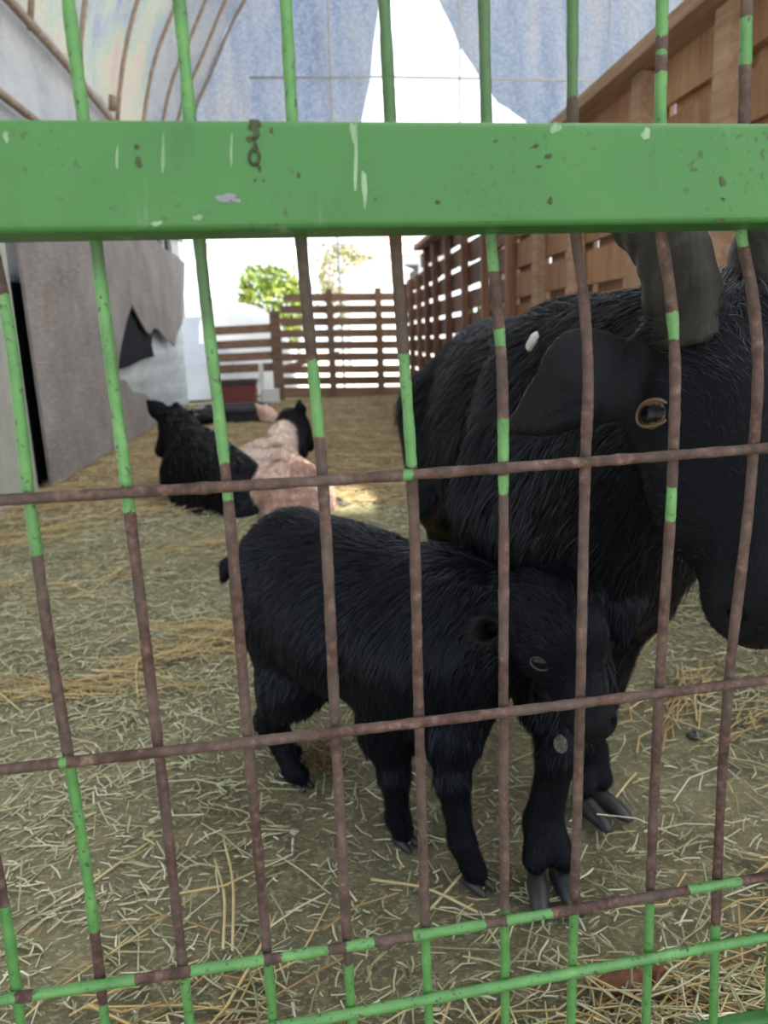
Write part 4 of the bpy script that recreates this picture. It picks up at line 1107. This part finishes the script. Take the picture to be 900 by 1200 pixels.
# ================================================================== STRAW, HAY AND LITTER
def straw(name, P0, ang, ln, wd, cols, seed, lift, curl, label, parent=None):
    r = np.random.default_rng(seed); n = len(P0)
    d = np.stack([np.cos(ang), np.sin(ang), r.uniform(-lift, lift, n)], 1); d /= np.linalg.norm(d, axis=1)[:, None]
    sd = np.stack([-np.sin(ang), np.cos(ang), np.zeros(n)], 1); up = np.cross(d, sd)
    up = up * np.sign(up[:, 2:3] + 1e-9)
    c1 = r.normal(0, curl, n)[:, None]; k2 = r.uniform(-.5, 1, n)[:, None] * lift * .6
    pts = [P0 + d * (t * ln)[:, None] + sd * c1 * (t * t * 4) * ln[:, None] * .5 + np.array([0, 0, 1.]) * k2 * (.25 - t * t) * ln[:, None] for t in (-.5, 0, .5)]
    zmin = np.minimum.reduce([p[:, 2] for p in pts]); fix = np.maximum(.0015 - zmin, 0)
    for p in pts: p[:, 2] += fix
    V = []
    for k, p in enumerate(pts):
        w = wd[:, None] * (1, 1, .8)[k]
        V += [p - sd * w, p + sd * w, p + up * w * .9]
    V = np.stack(V, 1).reshape(-1, 3); b = np.arange(n)[:, None] * 9
    Fc = np.vstack([b + [i + a, i + c, i + 3 + c, i + 3 + a] for i in (0, 3) for a, c in ((0, 1), (1, 2), (2, 0))])
    c = np.array(cols)[r.integers(0, len(cols), n)] * r.uniform(.75, 1.2, (n, 1))
    o = fast_mesh(name, V, Fc, 4, M['straw'], parent, col=np.repeat(c, 9, 0))
    return tag(o, label, 'straw', kind='stuff')
def scatter(n, seed, y0, y1, p=1.0, x0=-1.22, x1=1.06):
    r = np.random.default_rng(seed)
    y = y0 + (y1 - y0) * r.random(n) ** p; x = r.uniform(x0, x1, n)
    return r, x, y
HAY = [(.44, .43, .27), (.36, .36, .21), (.56, .55, .38), (.30, .31, .18), (.50, .45, .27), (.66, .65, .50)]
GOLD = [(.52, .39, .18), (.44, .32, .14), (.60, .48, .25), (.38, .25, .11)]
# fine chopped hay, near
r, x, y = scatter(52000, 101, .40, 3.2, 1.2)
m_ = vnoise(np.c_[x, y, x * 0], 5.5, 12) + r.normal(0, .8, len(x)) > -.35
x, y = x[m_], y[m_]; n = len(x)
straw('chopped_hay', np.c_[x, y, ground_h(x, y) + r.uniform(.001, .008, n)], r.uniform(0, 6.28, n), r.uniform(.006, .032, n), r.uniform(.0007, .0014, n), HAY, 1, .30, .14, 'fine chopped pale hay scattered over the near floor')
# longer hay stems
r, x, y = scatter(2300, 102, .45, 3.4, 1.2); n = len(x)
straw('hay_stems', np.c_[x, y, ground_h(x, y) + r.uniform(.003, .014, n)], r.uniform(0, 6.28, n), r.uniform(.035, .10, n), r.uniform(.0008, .0014, n), HAY, 2, .22, .30, 'longer pale green hay stems lying over the near floor')
# far floor
r, x, y = scatter(15000, 103, 2.8, 8.5, 1.0); n = len(x)
straw('far_straw', np.c_[x, y, ground_h(x, y) + r.uniform(.004, .018, n)], r.uniform(0, 6.28, n), r.uniform(.05, .16, n), r.uniform(.0016, .0028, n), [(.52, .40, .23), (.44, .32, .17), (.58, .48, .29), (.38, .27, .14)], 3, .2, .15, 'brownish straw covering the far half of the pen floor')
# golden clumps
cl = [(-.02, 1.62, .17, 130), (-.30, 1.45, .22, 200), (-.62, 1.38, .25, 220), (-.9, 1.9, .30, 170), (-1.0, 2.6, .28, 200), (-.95, 3.2, .3, 160), (.05, .62, .18, 24), (-.22, .66, .20, 36), (.46, 1.25, .22, 150), (.62, 1.0, .2, 120), (.15, 2.0, .2, 60), (-.45, 2.2, .25, 90), (.4, .52, .16, 150), (.52, .60, .16, 130)]
X_, Y_, A_ = [], [], []
r = np.random.default_rng(55)
for (cx, cy, s_, k) in cl:
    k = int(k * .62)
    for q in range(3):
        kk = k // 3; ox, oy = r.normal(0, s_ * .45, 2); th = r.uniform(-.4, 1.0)
        t_ = r.normal(0, s_ * .38, kk); w_ = r.normal(0, s_ * .10, kk)
        X_.append(cx + ox + t_ * math.cos(th) - w_ * math.sin(th)); Y_.append(cy + oy + t_ * math.sin(th) + w_ * math.cos(th)); A_.append(r.normal(th, .5, kk))
x, y, a_ = map(np.concatenate, (X_, Y_, A_)); n = len(x)
straw('golden_straw', np.c_[x, y, ground_h(x, y) + r.uniform(.004, .022, n)], a_, r.uniform(.04, .17, n), r.uniform(.0009, .0018, n), GOLD, 4, .18, .30, 'golden straw lying in loose clumps on the near floor')
# matted straw ridge at the foot of the cage panel
r = np.random.default_rng(77); n = 1900
x = .62 - 1.0 * r.random(n) ** 1.4; y = .46 + np.abs(r.normal(0, .04, n)) + .02 * (x > .2)
straw('matted_straw', np.c_[x, y, r.uniform(.003, .03, n)], r.normal(0, .8, n), r.uniform(.02, .10, n), r.uniform(.0007, .0014, n), HAY + GOLD, 5, .3, .25, 'matted straw heaped along the foot of the cage panel')
# single bits
def lump(name, p, s, mat, label, cat, group=None, seed=0):
    r = np.random.default_rng(seed); V = []
    for i in range(5):
        for k in range(8):
            th = (i + .5) / 5 * math.pi; ph = k / 8 * 6.283; q = r.uniform(.8, 1.15)
            V.append((s[0] * q * math.sin(th) * math.cos(ph), s[1] * q * math.sin(th) * math.sin(ph), s[2] * (1 + q * math.cos(th)) * .9))
    Fc = [(i * 8 + k, (i + 1) * 8 + k, (i + 1) * 8 + (k + 1) % 8, i * 8 + (k + 1) % 8) for i in range(4) for k in range(8)] + [tuple(range(7, -1, -1)), tuple(range(32, 40))]
    o = mesh_obj(name, V, [f[::-1] for f in Fc], mat, None, True); o.location = (p[0], p[1], float(ground_h(np.array([p[0]]), np.array([p[1]]))[0]))
    return tag(o, label, cat, group)
lump('stone', gnd(814, 862), (.014, .010, .006), M['stone'], 'small dark flat stone on the earth right of the kid', 'stone')
for i, (a, b) in enumerate(((13, 690), (59, 652), (77, 650), (146, 754), (30, 676), (345, 978))):
    lump('pale_pellet', gnd(a, b), (.006, .006, .004), M['pale'], ['white pellet nearest the left picture edge', 'white pellet upper left beside the leftmost upright bar', 'white pellet just right of the leftmost upright bar', 'white pellet beside the golden straw between the two left bars', 'small white pellet close to the left edge pellet, slightly higher', 'white pellet lying between the kid hind hoof and front hooves'][i], 'pellet', 'white pellets in the straw', i)
p = gnd(742, 1178)
V = []
for i in range(9):
    for k in range(6):
        u_, v_ = i / 8 * 2 - 1, k / 5 * 2 - 1
        wd_ = (1 - u_ * u_) ** .5 * (.9 + .15 * math.sin(5 * u_))
        V.append((u_ * .034 + .005 * v_, v_ * .016 * wd_ + .010 * u_ * u_, .006 + .008 * v_ * v_ + .004 * math.sin(5 * u_ + 3 * v_)))
g = np.arange(54).reshape(9, 6)
chip = fast_mesh('dry_leaf', V, np.stack([g[:-1, :-1], g[1:, :-1], g[1:, 1:], g[:-1, 1:]], -1).reshape(-1, 4), 4, M['leafred'], smooth=True)
chip.modifiers.new('thickness', 'SOLIDIFY').thickness = .0012
chip.location = (p[0], p[1] + .004, .006)
tag(chip, 'curled red-brown dry leaf in the straw at the bottom edge', 'leaf')
r = np.random.default_rng(5)
p = gnd(378, 915); n = 130
tf = straw('manure_clump', np.c_[p[0] + r.normal(0, .010, n), p[1] + .03 + r.normal(0, .012, n), r.uniform(.003, .035, n)], r.uniform(0, 6.28, n), r.uniform(.015, .04, n), r.uniform(.0008, .0016, n), [(.16, .10, .05), (.22, .14, .07)], 6, .8, .3, 'brown matted clump behind the kid hind hoof')
# single long stalks
for i, (a, b, c, d_) in enumerate(((262, 985, 273, 1120), (252, 1012, 262, 1118), (30, 1100, 185, 985), (260, 1195, 325, 1075), (505, 1070, 560, 1012), (435, 1035, 560, 1075), (745, 910, 717, 945))):
    A, B = gnd(a, b), gnd(c, d_); mdl = (A + B) / 2 + np.array([.006, .004, .010])
    o = tube('straw_stalk', resample(np.array([A + (0, 0, .005), mdl, B + (0, 0, .006)]), 8), .0016, M['stalk'] if 'stalk' in M else M.setdefault('stalk', simple('golden_stalk', (.46, .36, .18), (.60, .50, .28), 30, .6)), None, 6)
    tag(o, ['long upright-looking straw stalk left of the kid front hooves', 'second straw stalk leaning beside the longest one', 'long straw stalk slanting at the lower left', 'straw stalk at the bottom edge below the left bars',
            'curved straw stalk at the kid front hoof', 'straw stalk lying in front of the kid', 'short yellow straw right of the big goat hooves'][i], 'straw', 'single straw stalks')
